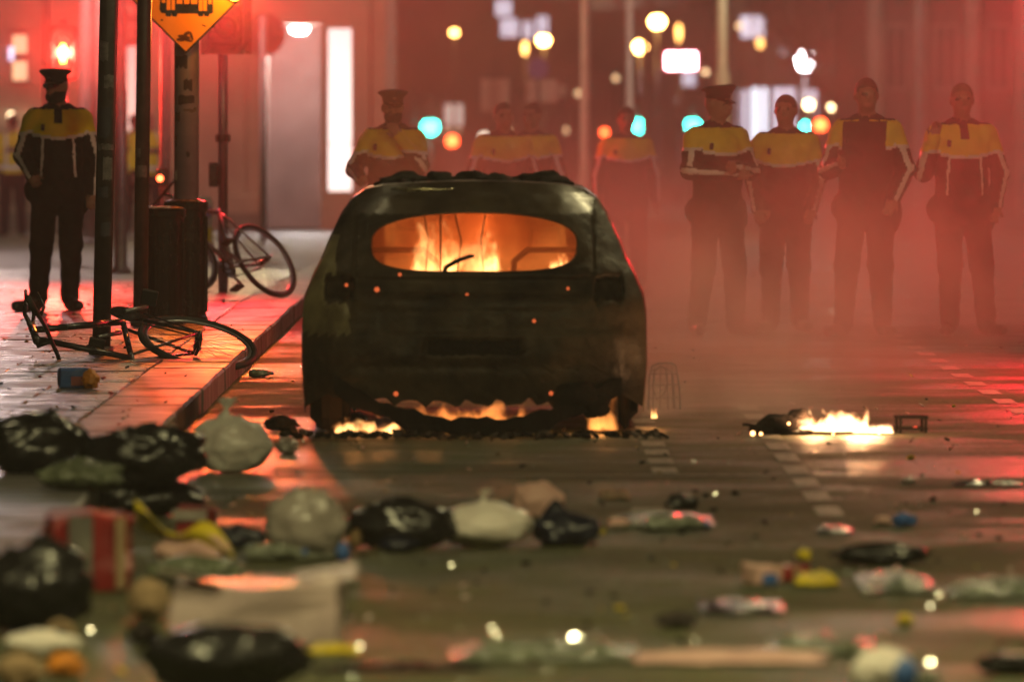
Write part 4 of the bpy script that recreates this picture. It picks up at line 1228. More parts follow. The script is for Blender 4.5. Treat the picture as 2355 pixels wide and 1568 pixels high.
# tall poles of the tram wires
def tall_pole(label, u, y, r, mat, lo=None):
    t = thing('tram_pole', label, 'pole', (px_x(u, y), y, ground_z(y)), 0, 'tram wire poles')
    part('shaft', lathe(NB(), [(r * 1.5, 0), (r * 1.5, lo or .9), (r, (lo or .9) + .1), (r * .8, 7.5), (0, 7.5)], 14), mat, t, True)
    part('bracket', tube(NB(), [(0, 0, 6.8), (1.8, 0, 7.2)], .03, 8), mat, t, True)
    return t
tall_pole('silvery tram pole left of the orange globe lamps', 1345, 130, .075, M('silver_pole_paint', (.7, .68, .62), rough=.35))
tall_pole('silvery tram pole under the brightest orange globe lamp', 1447, 145, .065, MATS['silver_pole_paint'])
tall_pole('thin tram pole right beside the middle green light', 1481, 165, .045, m_pale_pole)
tall_pole('yellow-lit tram pole with thick foot behind the officer with folded arms', 1660, 140, .085, M('yellow_lit_paint', (.62, .58, .36), (.5, .46, .28), rough=.45), 2.6)  # yellow lamp light is put into the pole colour
# bare street tree
def bare_tree(label, x, y, h, seed):
    rr = random.Random(seed)
    t = thing('street_tree', label, 'tree', (x, y, ground_z(y)))
    m_bark = M('tree_bark', (0.13, 0.10, 0.075), (0.07, 0.05, 0.04), rough=.85, scale=9, bump=.5, bscale=18)
    part('trunk', tube(NB(), [(0, 0, 0), (.03, .02, 1.0), (-.04, 0, 2.0), (.05, .03, 3.0)], [.19, .15, .13, .12], 12), m_bark, t, True)
    leaves = NB()
    def limb(p, d, L, r, depth):
        n = 5
        pts = [p]
        for k in range(n):
            d = (d + Vector((rr.uniform(-.25, .25), rr.uniform(-.25, .25), rr.uniform(-.08, .18)))).normalized()
            pts.append(pts[-1] + d * L / n)
        bmx = tube(NB(), pts, [r * (1 - .14 * k) for k in range(n + 1)], 7)
        part('limb', bmx, m_bark, t, True)
        if depth > 0:
            for k in range(3):
                q = pts[2 + k]
                dd = (d + Vector((rr.uniform(-1, 1), rr.uniform(-.9, .9), rr.uniform(-.4, .7)))).normalized()
                limb(q, dd, L * .62, r * .5, depth - 1)
        else:
            for k in range(26):
                q = pts[rr.randrange(1, n + 1)] + Vector((rr.gauss(0, .14), rr.gauss(0, .14), rr.gauss(0, .14)))
                a = Vector((rr.uniform(-1, 1), rr.uniform(-1, 1), rr.uniform(-1, 1))).normalized() * rr.uniform(.03, .07)
                b = a.cross(Vector((rr.uniform(-1, 1), rr.uniform(-1, 1), rr.uniform(-1, 1)))).normalized() * .035
                leaves.faces.new([leaves.verts.new(q + w) for w in (-a, b, a, -b)])
    for k in range(7):
        a = 2 * PI * k / 7 + rr.uniform(-.3, .3)
        z0 = 1.7 + .22 * k
        limb(Vector((0, 0, z0)), Vector((math.cos(a), math.sin(a) * .7, rr.uniform(.35, 1.1))).normalized(), rr.uniform(1.5, 2.3), .06, 2)
    part('leaves', leaves, M('dry_brown_leaf', (.16, .11, .05), (.10, .07, .035), rough=.7), t)
    return t
bare_tree('bare street tree with lamp-lit branches behind the tall dark-vested officer', px_x(1935, 170), 170, 6, 21)

# red traffic light that stains the smoke at the right; its post stands just past the picture's edge
yr = 57.0
rsig = signal('traffic_signal', 'glaring red traffic light at the right edge of the smoke, mostly out of the picture', 3.80, yr, 0, 1.78, lens_r=.10, lit=('red',), group=None)
lens_light(rsig, 1.78 + .03 + .235 * 2.5, 1250, (1.0, .018, .03), (.0, -.30), .09)
# ================================================================== people
def surface_nets(F, org, h):
    nx, ny, nz_ = F.shape
    ins = F < 0
    cnt = np.zeros((nx - 1, ny - 1, nz_ - 1), np.int32)
    acc = np.zeros((nx - 1, ny - 1, nz_ - 1, 3))
    def sl(o): return tuple(slice(o[i], F.shape[i] - 1 + o[i]) for i in range(3))
    cor = [(i, j, k) for i in (0, 1) for j in (0, 1) for k in (0, 1)]
    for a in cor:
        for ax in range(3):
            if a[ax]: continue
            b = list(a); b[ax] = 1; b = tuple(b)
            fa, fb = F[sl(a)], F[sl(b)]
            x = ins[sl(a)] != ins[sl(b)]
            den = np.where(x, fa - fb, 1.0)
            t = np.where(x, fa / den, 0.0)
            cnt += x
            for c in range(3):
                acc[..., c] += np.where(x, a[c] + (t if c == ax else 0.0), 0.0)
    act = cnt > 0
    idx = -np.ones(cnt.shape, np.int64)
    idx[act] = np.arange(act.sum())
    cells = np.argwhere(act)
    V = (acc[act] / cnt[act][:, None] + cells) * h + org
    quads = []
    for ax in range(3):
        o1, o2 = [a for a in range(3) if a != ax]
        s0 = [slice(1, -1)] * 3; s0[ax] = slice(0, -1)
        s1 = [slice(1, -1)] * 3; s1[ax] = slice(1, None)
        a, b = ins[tuple(s0)], ins[tuple(s1)]
        e = np.argwhere(a != b)
        if len(e) == 0: continue
        flip = a[tuple(e.T)]
        e = e.copy()
        e[:, o1] += 1; e[:, o2] += 1
        def cell(d1, d2):
            q = e.copy(); q[:, o1] -= d1; q[:, o2] -= d2
            return idx[tuple(q.T)]
        Q = np.stack([cell(1, 1), cell(0, 1), cell(0, 0), cell(1, 0)], 1)
        if ax == 1: flip = ~flip
        Q = np.where(flip[:, None], Q, Q[:, ::-1])
        quads.append(Q)
    return V, np.concatenate(quads), cells
class Body:
    def __init__(s): s.p = []
    def cap(s, a, b, ra, rb, tag, k=.03): s.p.append(('c', np.array(a, float), np.array(b, float), ra, rb, tag, k))
    def ell(s, c, r, tag, k=.03, rot=None): s.p.append(('e', np.array(c, float), np.array(r, float), rot, None, tag, k))
    def mesh(s, h):
        lo = np.min([np.minimum(q[1], q[2]) - max(q[3], q[4]) if q[0] == 'c' else q[1] - q[2].max() for q in s.p], 0) - 4 * h
        hi = np.max([np.maximum(q[1], q[2]) + max(q[3], q[4]) if q[0] == 'c' else q[1] + q[2].max() for q in s.p], 0) + 4 * h
        n = np.ceil((hi - lo) / h).astype(int) + 1
        F = np.full(n, 1.0)
        T = np.zeros(n, np.int16)
        for qi, q in enumerate(s.p):
            pad = q[6] + 3 * h + .02
            if q[0] == 'c': a, b = np.minimum(q[1], q[2]) - max(q[3], q[4]) - pad, np.maximum(q[1], q[2]) + max(q[3], q[4]) + pad
            else: a, b = q[1] - q[2].max() - pad, q[1] + q[2].max() + pad
            i0 = np.maximum(((a - lo) / h).astype(int), 0)
            i1 = np.minimum(((b - lo) / h).astype(int) + 2, n)
            ax = [lo[d] + h * np.arange(i0[d], i1[d]) for d in range(3)]
            P = np.stack(np.meshgrid(*ax, indexing='ij'), -1)
            if q[0] == 'c':
                ba = q[2] - q[1]
                t = np.clip(((P - q[1]) @ ba) / max(1e-9, ba @ ba), 0, 1)
                D = np.linalg.norm(P - q[1] - t[..., None] * ba, axis=-1) - (q[3] + (q[4] - q[3]) * t)
            else:
                Q = P - q[1]
                if q[3] is not None: Q = Q @ np.array(q[3])
                k0 = np.linalg.norm(Q / q[2], axis=-1)
                k1 = np.linalg.norm(Q / q[2] ** 2, axis=-1) + 1e-9
                D = k0 * (k0 - 1) / k1
            S = tuple(slice(i0[d], i1[d]) for d in range(3))
            f = F[S]
            k = q[6]
            hh = np.clip(.5 + .5 * (f - D) / k, 0, 1)
            m = f * (1 - hh) + D * hh - k * hh * (1 - hh)
            T[S] = np.where(D < f, qi, T[S])
            F[S] = m
        # cloth folds
        g = [lo[d] + h * np.arange(n[d]) for d in range(3)]
        X, Y, Z = np.meshgrid(*g, indexing='ij')
        cl = np.array([1.0 if q[5] in ('torso', 'arm0', 'arm1', 'leg') else 0.0 for q in s.p])[T]
        F = F + cl * (.0055 * np.sin(X * 23 + Z * 17 + 2 * np.sin(Y * 19 + Z * 5)) * np.sin(Z * 25 - Y * 23 + 1.5 * np.sin(X * 21)) + .0012 * np.sin(Z * 61 + X * 47 + 2 * np.sin(Z * 11)))
        V, Q, cells = surface_nets(F, lo, h)
        tags = T[tuple(cells.T)]
        return V, Q, [s.p[i][5] for i in tags]
SKIN = M('skin', (0.30, 0.17, 0.125), (0.24, 0.13, 0.095), rough=.5, scale=20, sub=.08)
NAVY = M('navy_uniform', (0.007, 0.0075, 0.014), (0.004, 0.004, 0.008), spec=.12, rough=.65, scale=9, bump=.2, bscale=50)
BOOT = M('black_boot', (0.008, 0.008, 0.008), rough=.35)
HIVIS = M('hi_vis_yellow', (0.78, 0.62, 0.015), (0.62, 0.48, 0.012), rough=.55, scale=7, bump=.1, bscale=30)
SILVER = M('reflective_tape', (0.72, 0.70, 0.72), (0.6, 0.58, 0.6), rough=.35)
HAIRM = M('dark_hair', (0.02, 0.014, 0.010), rough=.55, bump=.4, bscale=60)
GREYHAIR = M('fair_short_hair', (0.16, 0.12, 0.09), rough=.6, bump=.4, bscale=60)
CAPM = M('navy_cap_cloth', (0.012, 0.012, 0.022), rough=.6)
MASKM = M('dark_scarf', (0.012, 0.011, 0.014), rough=.8, bump=.3)
def person(label, x, y, z, yaw=0.0, e0=None, w0=None, e1=None, w1=None, f0=(-.13, .0), f1=(.13, .0), toe0=-.12, toe1=.12, cap=False, hair=None, scarf=False, look=(0, 0), yoke='yoke', size=1.0, voxel=.0125, group='police officers', lean=0.0, hands=True, vest=False, pouch=False, shift=0.0, stripes=False, placket=False, dy=0.0):
    """local axes: faces -y, arm 0 and leg 0 at -x. e/w = elbow and wrist; f = foot spot; look = head (turn, nod)"""
    B = Body()
    V3 = lambda *a: np.array(a, float)
    e0 = V3(*(e0 or (-.265, .04, 1.15))); w0 = V3(*(w0 or (-.275, -.06, .91)))
    e1 = V3(*(e1 or (.265, .04, 1.15))); w1 = V3(*(w1 or (.275, -.06, .91)))
    B.ell((0, .005, .95), (.195, .14, .16), 'torso', .05)
    B.ell((0, 0, 1.10), (.195, .148, .20), 'torso', .05)
    B.ell((0, 0, 1.30), (.205, .145, .20), 'torso', .06)
    B.cap((-.15, .01, 1.445), (.15, .01, 1.445), .072, .072, 'torso', .05)
    B.cap((-.06, .015, 1.50), (.06, .015, 1.50), .05, .05, 'torso', .05)
    B.cap((0, .015, 1.47), (0, .01, 1.58), .066, .058, 'neck', .02)
    # hem of the jacket
    B.cap((-.09, 0, .86), (.09, 0, .86), .115, .115, 'torso', .04)
    hip = .095
    for s, f, toe in ((-1, f0, toe0), (1, f1, toe1)):
        kn = V3(s * hip * .55 + f[0] * .48, f[1] * .45 - .025, .50)
        an = V3(f[0], f[1] + .02, .10)
        B.cap((s * hip, .01, .90), kn, .112, .084, 'leg', .03)
        B.cap(kn, an, .084, .070, 'leg', .03)
        B.cap(an, (f[0], f[1] + .03, .06), .058, .05, 'boot', .015)
        B.cap((f[0], f[1] + .045, .045), (f[0] + toe * .6, f[1] - .16, .038), .045, .040, 'boot', .02)
    for tag, s, e, w in (('arm0', -1, e0, w0), ('arm1', 1, e1, w1)):
        sh = V3(s * .185, .015, 1.425)
        B.cap(sh, e, .078, .066, tag, .035)
        B.cap(e, w, .065, .050, tag, .03)
        d = (w - e) / np.linalg.norm(w - e)
        side = np.cross(d, V3(0, 1, 0)); side /= max(1e-6, np.linalg.norm(side))
        pn = np.cross(side, d)
        p1 = w + d * .045
        B.cap(w + d * .01, p1 + side * .012, .030, .030, 'hand', .012)
        B.cap(w + d * .02, p1 - side * .012, .030, .028, 'hand', .012)
        for i, L in enumerate((.062, .072, .068, .052)):
            b = w + d * .085 + side * (.030 - .020 * i)
            m = b + d * L * .55 - pn * .008
            B.cap(w + d * .055 + side * (.022 - .015 * i), b, .012, .0105, 'hand', .006)
            B.cap(b, m, .0102, .0095, 'hand', .004)
            B.cap(m, m + d * L * .35 - pn * .026, .0095, .008, 'hand', .004)
        th = w + d * .03 + side * .030
        B.cap(th, th + d * .035 + side * .028 - pn * .012, .012, .0105, 'hand', .006)
        B.cap(th + d * .035 + side * .028 - pn * .012, th + d * .065 + side * .028 - pn * .026, .0105, .009, 'hand', .004)
    # head
    rt = Matrix.Rotation(look[0], 3, 'Z') @ Matrix.Rotation(look[1], 3, 'X')
    hc = Vector((0, 0, 1.565))
    def Hd(p): return np.array(hc + rt @ (Vector(p) - hc))
    RT = [list(r) for r in rt]
    B.ell(Hd((0, .008, 1.685)), (.077, .098, .108), 'head', .02, RT)
    B.ell(Hd((0, -.032, 1.625)), (.056, .062, .066), 'head', .03, RT)
    B.cap(Hd((0, -.088, 1.685)), Hd((0, -.112, 1.650)), .009, .014, 'head', .012)
    B.cap(Hd((-.04, -.083, 1.705)), Hd((.04, -.083, 1.705)), .011, .011, 'head', .014)
    B.cap(Hd((-.02, -.092, 1.615)), Hd((.02, -.092, 1.615)), .009, .009, 'lip', .008)
    for s in (-1, 1):
        B.ell(Hd((s * .079, .015, 1.672)), (.012, .02, .032), 'head', .006, RT)
        B.ell(Hd((s * .032, -.083, 1.684)), (.014, .012, .008), 'eye', .004, RT)
    if scarf: B.ell(Hd((0, -.03, 1.605)), (.072, .088, .052), 'scarf', .015, RT)
    if pouch:
        B.ell((-.20, .02, .90), (.05, .06, .09), 'leg', .02)
        B.ell((.20, .02, .86), (.05, .07, .13), 'leg', .02)
        B.ell((.05, -.12, 1.0), (.06, .03, .05), 'torso', .02)
    V, Q, tags = B.mesh(voxel)
    order = ['navy', 'hivis', 'silver', 'skin', 'boot', 'lip', 'eye', 'scarf']
    mats = [NAVY, HIVIS, SILVER, SKIN, BOOT, M('lips', (.36, .16, .13), rough=.5), M('eyes', (.03, .02, .02), rough=.2), MASKM]
    me = bpy.data.meshes.new('person')
    me.from_pydata(V.tolist(), [], Q.tolist())
    cen = V[Q].mean(1)
    mi = np.zeros(len(Q), np.int32)
    tg = np.array(tags)[Q[:, 0]]
    for i, (c, t) in enumerate(zip(cen, tg)):
        k = 'navy'
        if t in ('head', 'hand', 'neck'): k = 'skin'
        elif t == 'lip': k = 'lip'
        elif t == 'eye': k = 'eye'
        elif t == 'scarf': k = 'scarf'
        elif t == 'boot': k = 'boot'
        elif t == 'leg': k = 'navy'
        if t in ('torso', 'arm0', 'arm1'):
            X, Y, Z = c
            if yoke == 'full':
                k = 'hivis' if Z > .93 else 'navy'
                if .985 < Z < 1.035 and t == 'torso': k = 'silver'
                if t == 'torso' and .085 < abs(X) < .125 and Z > 1.03 : k = 'silver'
                if t != 'torso' and Z < 1.12: k = 'hivis' if Z > 1.0 else 'navy'
            else:
                lim = 1.300 + dy + .35 * abs(X) ** 1.5 + (.03 if Y > 0 else 0)
                if t != 'torso': lim = 1.345 + dy - .1 * (abs(X) - .2)
                if Z > lim: k = 'hivis'
                elif Z > lim - .024: k = 'silver'
                elif stripes and t == 'torso' and Y < .02 and .105 < abs(X) - .05 * (1.3 - Z) < .122 and Z > 1.0: k = 'silver'
                elif t != 'torso':
                    s, e, w = (-1, e0, w0) if t == 'arm0' else (1, e1, w1)
                    sh = V3(s * .185, .015, 1.425)
                    a, b = (sh, e) if Z > max(e[2], -9) and np.linalg.norm(c - sh) < np.linalg.norm(e - sh) else (e, w)
                    ax = (b - a) / np.linalg.norm(b - a)
                    o = c - a - ax * ((c - a) @ ax)
                    n = np.linalg.norm(o)
                    ref = V3(s * .55, -.83, 0)
                    ref = ref - ax * (ref @ ax); ref /= np.linalg.norm(ref)
                    if n > 0 and (o / n) @ ref > .955: k = 'silver'
            if vest and t == 'torso' and Z > .98 and abs(X) < .155 and Z < 1.50: k = 'navy'
            if t == 'torso' and Z > 1.505 and yoke != 'full': k = 'navy'
            if placket and t == 'torso' and yoke == 'yoke' and abs(X) < .03 and Y < -.05 and Z > 1.40: k = 'navy'
        mi[i] = order.index(k)
    for m in mats: me.materials.append(m)
    me.polygons.foreach_set('material_index', mi)
    me.polygons.foreach_set('use_smooth', np.ones(len(Q), bool))
    me.update()
    t = thing('person', label, 'person', (x, y, z), yaw, group)
    t.scale = (size, size, size)
    if lean: t.rotation_euler = (0, lean, yaw)
    part('body', me, mats, t)
    if cap:
        bm = NB()
        def R3(p): return hc + rt @ (Vector(p) - hc)
        bz_ = 1.715
        prof = [(.088, bz_), (.090, bz_ + .035), (.098, bz_ + .045), (.128, bz_ + .072), (.130, bz_ + .082), (.10, bz_ + .094), (0, bz_ + .10)]
        lathe(bm, prof, 28, sx=.92, sy=1.05)
        for v in bm.verts: v.co = R3(v.co + Vector((0, .006 - .05 * 0, 0)) + Vector((0, 0, -.18 * v.co.y if v.co.z > bz_ + .05 else 0)))
        cp = part('cap', bm, CAPM, t, True)
        bm = NB()
        ins, outs = [], []
        for k in range(13):
            a = R(205 + 130 * k / 12)
            ins.append(R3((.088 * .92 * math.cos(a), .006 + .092 * math.sin(a), bz_ + .004)))
            outs.append(R3((.088 * math.cos(a), .006 + .092 * math.sin(a) - .055 * math.sin(PI * k / 12) ** .6, bz_ - .022 * math.sin(PI * k / 12))))
        up = [bm.verts.new(p) for p in ins]; lo_ = [bm.verts.new(p) for p in outs]
        up2 = [bm.verts.new(Vector(p) - Vector((0, 0, .006))) for p in ins]; lo2 = [bm.verts.new(Vector(p) - Vector((0, 0, .006))) for p in outs]
        for k in range(12):
            bm.faces.new((up[k], up[k + 1], lo_[k + 1], lo_[k])); bm.faces.new((up2[k + 1], up2[k], lo2[k], lo2[k + 1])); bm.faces.new((lo_[k], lo_[k + 1], lo2[k + 1], lo2[k]))
        part('peak', bm, M('cap_peak', (.006, .006, .007), rough=.15), cp)
        part('badge', lathe(NB(), [(0, .008), (.014, .005), (.017, 0)], 12, R3((0, -.092, bz_ + .045)), rt @ Y_TO_NEG), m_chrome, cp, True)
    elif hair:
        Hh = Body()
        Hh.ell(Hd((0, .018, 1.700)), (.084, .101, .106), 'h', .02, RT)
        V2, Q2, _ = Hh.mesh(.0125)
        keep = []
        inv = rt.transposed()
        for q in Q2:
            c = Vector(V2[q].mean(0))
            l = inv @ (c - hc) + hc
            if l.z > 1.700 + (.035 if l.y < -.05 else 0) or (l.y > .03 and l.z > 1.62): keep.append(q.tolist())
        used = sorted({i for q in keep for i in q}); rm = {a: b for b, a in enumerate(used)}
        hm = bpy.data.meshes.new('hair')
        hm.from_pydata([V2[i].tolist() for i in used], [], [[rm[i] for i in q] for q in keep])
        hm.polygons.foreach_set('use_smooth', np.ones(len(keep), bool))
        part('hair', hm, hair, t)
    if yoke == 'full':
        part('back_panel', box(NB(), (.0, .150 if abs(yaw) > 1.5 else -.150, 1.27), (.20, .012, .07), bevel=.004), M('dark_back_panel', (.03, .04, .10), rough=.5), t)
    else:
        for s in (-1, 1): part('shoulder_strap', box(NB(), (s * .135, .01, 1.515), (.085, .05, .012), Euler((0, s * .28, 0)), bevel=.004), NAVY, t)
    part('collar_radio', box(NB(), (-.115, -.118, 1.37), (.028, .024, .05), Euler((.2, 0, 0)), bevel=.006), m_black_paint, t)
    return t
def stand(u, v, y): return px_x(u, y), y
# officer on the pavement, legs apart, looking down to his right
p = on_pave(128, 716)
person('officer in a peaked cap standing on the pavement behind the dark pole', p.x, 63.0, KERB_H, R(4), e0=(-.265, .05, 1.16), w0=(-.19, -.16, 1.0), e1=(.265, .05, 1.14), w1=(.25, -.05, .88), f0=(-.15, -.05), f1=(.09, .07), toe0=-.28, toe1=.10, cap=True, scarf=True, look=(R(-32), R(10)), pouch=True, size=.985, stripes=True, placket=True)
# officers in the smoke
p = on_road(905, 750)
person('officer in a peaked cap with a hand at the mouth behind the burning car', px_x(903, 64), 64, 0, R(-10), e0=(-.30, -.02, 1.20), w0=(-.20, -.25, 1.12), e1=(.25, -.16, 1.22), w1=(.10, -.20, 1.44), cap=True, look=(R(18), R(6)), scarf=True, size=.97)
person('left of the twin hazy officers with yellow shoulders behind the car roof', px_x(1158, 70), 70, ground_z(70), R(12), hair=HAIRM, size=.94)
person('right of the twin hazy officers with yellow shoulders behind the car roof', px_x(1222, 73), 73, ground_z(73), R(-25), hair=HAIRM, size=.95)
person('faint lone officer in the smoke beneath the middle green light', px_x(1440, 76), 76, ground_z(76), R(5), hair=HAIRM, size=.94)
person('officer in a peaked cap with folded arms in the smoke right of the car', px_x(1650, 61.2), 61.2, 0, R(28), e0=(-.255, -.04, 1.19), w0=(.0, -.22, 1.17), e1=(.255, -.04, 1.19), w1=(-.01, -.25, 1.22), f0=(-.16, .0), f1=(.15, -.02), cap=True, look=(R(28), R(4)), size=.985, dy=.02, pouch=True)
person('bareheaded officer with hands low, second from the left in the row in the smoke', px_x(1806, 62), 62, 0, R(-6), e0=(-.245, .06, 1.16), w0=(-.20, -.08, .93), e1=(.245, .06, 1.16), w1=(.20, -.08, .93), f0=(-.11, 0), f1=(.11, .03), hair=HAIRM, look=(R(-10), 0), size=.955, dy=-.03)
person('tall officer in a dark vest with a hand at the chest in the smoke', px_x(1992, 60.8), 60.8, 0, R(-14), e0=(-.27, .0, 1.16), w0=(-.14, -.23, 1.20), e1=(.275, .06, 1.17), w1=(.21, -.10, .95), f0=(-.17, .03), f1=(.12, -.02), toe1=.16, hair=HAIRM, look=(R(20), R(4)), vest=True, size=1.02, pouch=True)
person('officer at the end of the row raising a hand to the shoulder radio', px_x(2212, 61), 61, 0, R(8), e0=(-.285, -.04, 1.16), w0=(-.235, -.13, 1.40), e1=(.29, .06, 1.16), w1=(.24, -.02, .93), f0=(-.08, .0), f1=(.19, .04), toe1=.14, hair=GREYHAIR, look=(R(-8), 0), size=1.0, stripes=True, placket=True, dy=-.02, pouch=True)
# bystanders in yellow coats in front of the stone building
yv = 122
person('person in a yellow hi-vis jacket seen from behind at the left edge', px_x(30, yv), yv, ground_z(yv) + KERB_H, PI + .1, hair=HAIRM, yoke='full', voxel=.02, group='people in yellow jackets', size=.97)
person('person in a yellow hi-vis jacket between the street lamp column and the plain dark pole', px_x(304, yv), yv + 1, ground_z(yv) + KERB_H, PI - .3, hair=HAIRM, yoke='full', voxel=.02, group='people in yellow jackets', size=.97)
person('person in a yellow hi-vis jacket between the plain dark pole and the thick sign post', px_x(357, yv), yv - 2, ground_z(yv) + KERB_H, .5, hair=HAIRM, yoke='full', voxel=.02, group='people in yellow jackets', size=.97)
# ================================================================== rubbish on the road and pavement
m_bag_black = M('black_bag_plastic', (0.010, 0.009, 0.010), (0.016, 0.014, 0.014), rough=.16, rough2=.30, scale=5, bump=.30, bscale=9, crinkle=6.5)
m_bag_blue = M('navy_bag_plastic', (0.012, 0.013, 0.026), rough=.2, scale=5, bump=.30, bscale=9, crinkle=6.5)
m_bag_white = M('white_bag_plastic', (0.74, 0.69, 0.64), (0.58, 0.50, 0.46), rough=.3, scale=6, bump=.16, bscale=10, sub=.15, crinkle=7)
m_bag_grey = M('grey_bag_plastic', (0.34, 0.30, 0.27), (0.24, 0.20, 0.18), rough=.22, scale=6, bump=.2, bscale=10, crinkle=7)
m_bag_green = M('clear_green_plastic', (0.14, 0.16, 0.10), (0.08, 0.09, 0.06), rough=.18, scale=6, bump=.6, bscale=24, crinkle=12)
m_clear = M('crumpled_clear_plastic', (0.20, 0.22, 0.17), (0.12, 0.13, 0.10), rough=.10, rough2=.3, scale=8, bump=.6, bscale=22, crinkle=14)
m_card = M('brown_cardboard', (0.30, 0.20, 0.11), (0.20, 0.13, 0.07), rough=.8, scale=6)
m_whitecard = M('white_packaging', (0.55, 0.43, 0.42), (0.38, 0.28, 0.28), rough=.22, scale=4, bump=.1)
m_red = M('red_packaging', (0.28, 0.018, 0.018), (0.13, 0.010, 0.012), rough=.35, scale=6)
m_yellow = M('yellow_wrapper', (0.72, 0.56, 0.02), (0.5, 0.36, 0.015), rough=.35, scale=7, bump=.2)
m_blue = M('blue_packaging', (0.05, 0.14, 0.42), (0.03, 0.08, 0.26), rough=.35, scale=7)
m_orange = M('orange_packaging', (0.70, 0.24, 0.02), rough=.4)
m_pink = M('pinkish_paper', (0.62, 0.38, 0.33), (0.5, 0.28, 0.25), rough=.5, scale=8, bump=.2)
m_tape = M('brown_smear', (0.20, 0.12, 0.05), rough=.5)
m_char_wood = M('charred_wood', (0.03, 0.018, 0.014), (0.012, 0.008, 0.008), rough=.7, scale=10, bump=.5, bscale=30)
m_glint = M('glint_flake', (0.35, 0.38, 0.36), rough=.08, spec=1.0)
m_dull_glint = M('dull_glint_flake', (0.30, 0.33, 0.28), rough=.14, spec=.9)
m_greyband = M('grey_tape_band', (0.16, 0.15, 0.13), (0.07, 0.06, 0.055), rough=.4, scale=9, bump=.3, bscale=20)
m_foil = M('crumpled_foil', (0.65, 0.65, 0.62), rough=.2, metal=.9, bump=.3, bscale=30)

def spot(u0, u1, vt, vb, pav=False):
    g = on_pave((u0 + u1) / 2, vb) if pav else on_road((u0 + u1) / 2, vb)
    s = FPX / g.y
    return g, (u1 - u0) / s, (vb - vt) / s
def crumple(w, d, h, seed, amp=.22, freq=1.6, crease=.11, sub=4, flat=.06, peak=None, sag=.25):
    """a slumped, creased, closed sack shape sitting on z = 0"""
    bm = NB()
    bmesh.ops.create_icosphere(bm, subdivisions=sub, radius=1.0)
    sd = Vector((seed * 3.17, seed * 1.31, seed * 7.7))
    for v in bm.verts:
        n = v.co.normalized()
        r = 1 + amp * mnoise.noise(n * freq + sd) + amp * .6 * mnoise.noise(n * freq * 2.1 + sd)
        th = math.atan2(n.y, n.x)
        up = .35 + .65 * max(0.0, n.z + .25)
        w1 = 4.0 * mnoise.noise(n * 1.3 + sd * 2)
        w2 = 5.0 * mnoise.noise(n * 2.4 - sd)
        r += crease * up * (abs(math.sin(th * 3.5 + w1)) ** .7 - .6)              # pleats gathered towards the neck
        r += crease * .6 * (abs(math.sin(th * 8 + n.z * 3 + w2)) ** .7 - .6) * up
        r -= crease * 1.1 * max(0.0, .22 - abs(mnoise.noise(n * freq * 1.5 + sd * 4))) * 2   # sharp dents
        p = n * r
        zt = (p.z + 1) / 2
        spread = 1 + sag * (1 - zt) * .6
        x, y, z = p.x * spread, p.y * spread, zt
        if z < flat: z = flat * .3 + z * .3
        if peak:
            k = max(0, 1 - ((p.x - peak[0]) ** 2 + p.y ** 2) / peak[1] ** 2)
            if p.z > 0: z += peak[2] * k ** 2
        v.co = Vector((x, y, z))
    xs = [v.co.x for v in bm.verts]; ys = [v.co.y for v in bm.verts]; zs = [v.co.z for v in bm.verts]
    for v in bm.verts:
        v.co = Vector(((v.co.x - (min(xs) + max(xs)) / 2) / (max(xs) - min(xs)) * w, (v.co.y - min(ys)) / (max(ys) - min(ys)) * d - d * .15, (v.co.z - min(zs)) / (max(zs) - min(zs)) * h))
    return bm
def knot(p, s, seed, lean=(0, 0)):
    """gathered, tied top of a bag: neck, then a frayed flare"""
    bm = NB()
    rr = random.Random(seed)
    n = 18
    prof = [(.55, -.35), (.30, -.05), (.13, .18), (.12, .28), (.30, .55), (.48, .85)]
    rings = []
    for i, (r, z) in enumerate(prof):
        ring = []
        for k in range(n):
            a = 2 * PI * k / n
            f = 1 + (.30 if i > 3 else .12) * math.sin(5 * a + seed) + rr.uniform(-.08, .08)
            zz = z + (rr.uniform(-.16, .16) if i == len(prof) - 1 else 0)
            ring.append(bm.verts.new(Vector(p) + Vector((r * f * math.cos(a) + lean[0] * zz, r * f * math.sin(a) * .8 + lean[1] * zz, zz)) * s))
        rings.append(ring)
    for a, b in zip(rings, rings[1:]):
        for k in range(n): bm.faces.new((a[k], a[(k + 1) % n], b[(k + 1) % n], b[k]))
    return bm
def bag(label, u0, u1, vt, vb, mat, seed, name='rubbish_bag', pav=False, depth=.75, tie=None, cat='bag', dz=0.0, **kw):
    g, w, h = spot(u0, u1, vt, vb, pav)
    g.z += dz
    t = thing(name, label, cat, g, 0, None)
    part('sack', crumple(w, max(.1, w * depth), h * (.82 if tie else 1), seed, **kw), mat, t, True)
    if tie: part('tied_top', knot((tie * w, w * depth * .25, h * .80), h * .24, seed, (.2, -.1)), mat, t, True)
    return t
BG = None
bag('big black rubbish bag at the left edge on the pavement', -60, 212, 940, 1092, m_bag_black, 1, pav=True, depth=.6)
bag('creased black rubbish bag between the big black bag and the standing white bag', 178, 478, 972, 1118, m_bag_black, 2, pav=True, depth=.55, crease=.16)
bag('standing pale rubbish bag by the kerb left of the car', 425, 628, 918, 1088, m_bag_white, 3, depth=.7, amp=.14, tie=-.05)
bag('low grey-green clear plastic bag in front of the two black bags', 78, 287, 1050, 1132, m_bag_green, 4, pav=True, depth=.6, crease=.14)
bag('low flat black bag above the red box', 188, 474, 1098, 1190, m_bag_black, 5, depth=.6, amp=.14)
bag('large black rubbish bag at the lower left edge', -90, 214, 1228, 1462, m_bag_black, 6, depth=.7, amp=.24, crease=.13)
bag('large rounded black bag at the bottom with a reddish sheen', 318, 718, 1438, 1600, m_bag_black, 7, depth=.6, amp=.12, crease=.06)
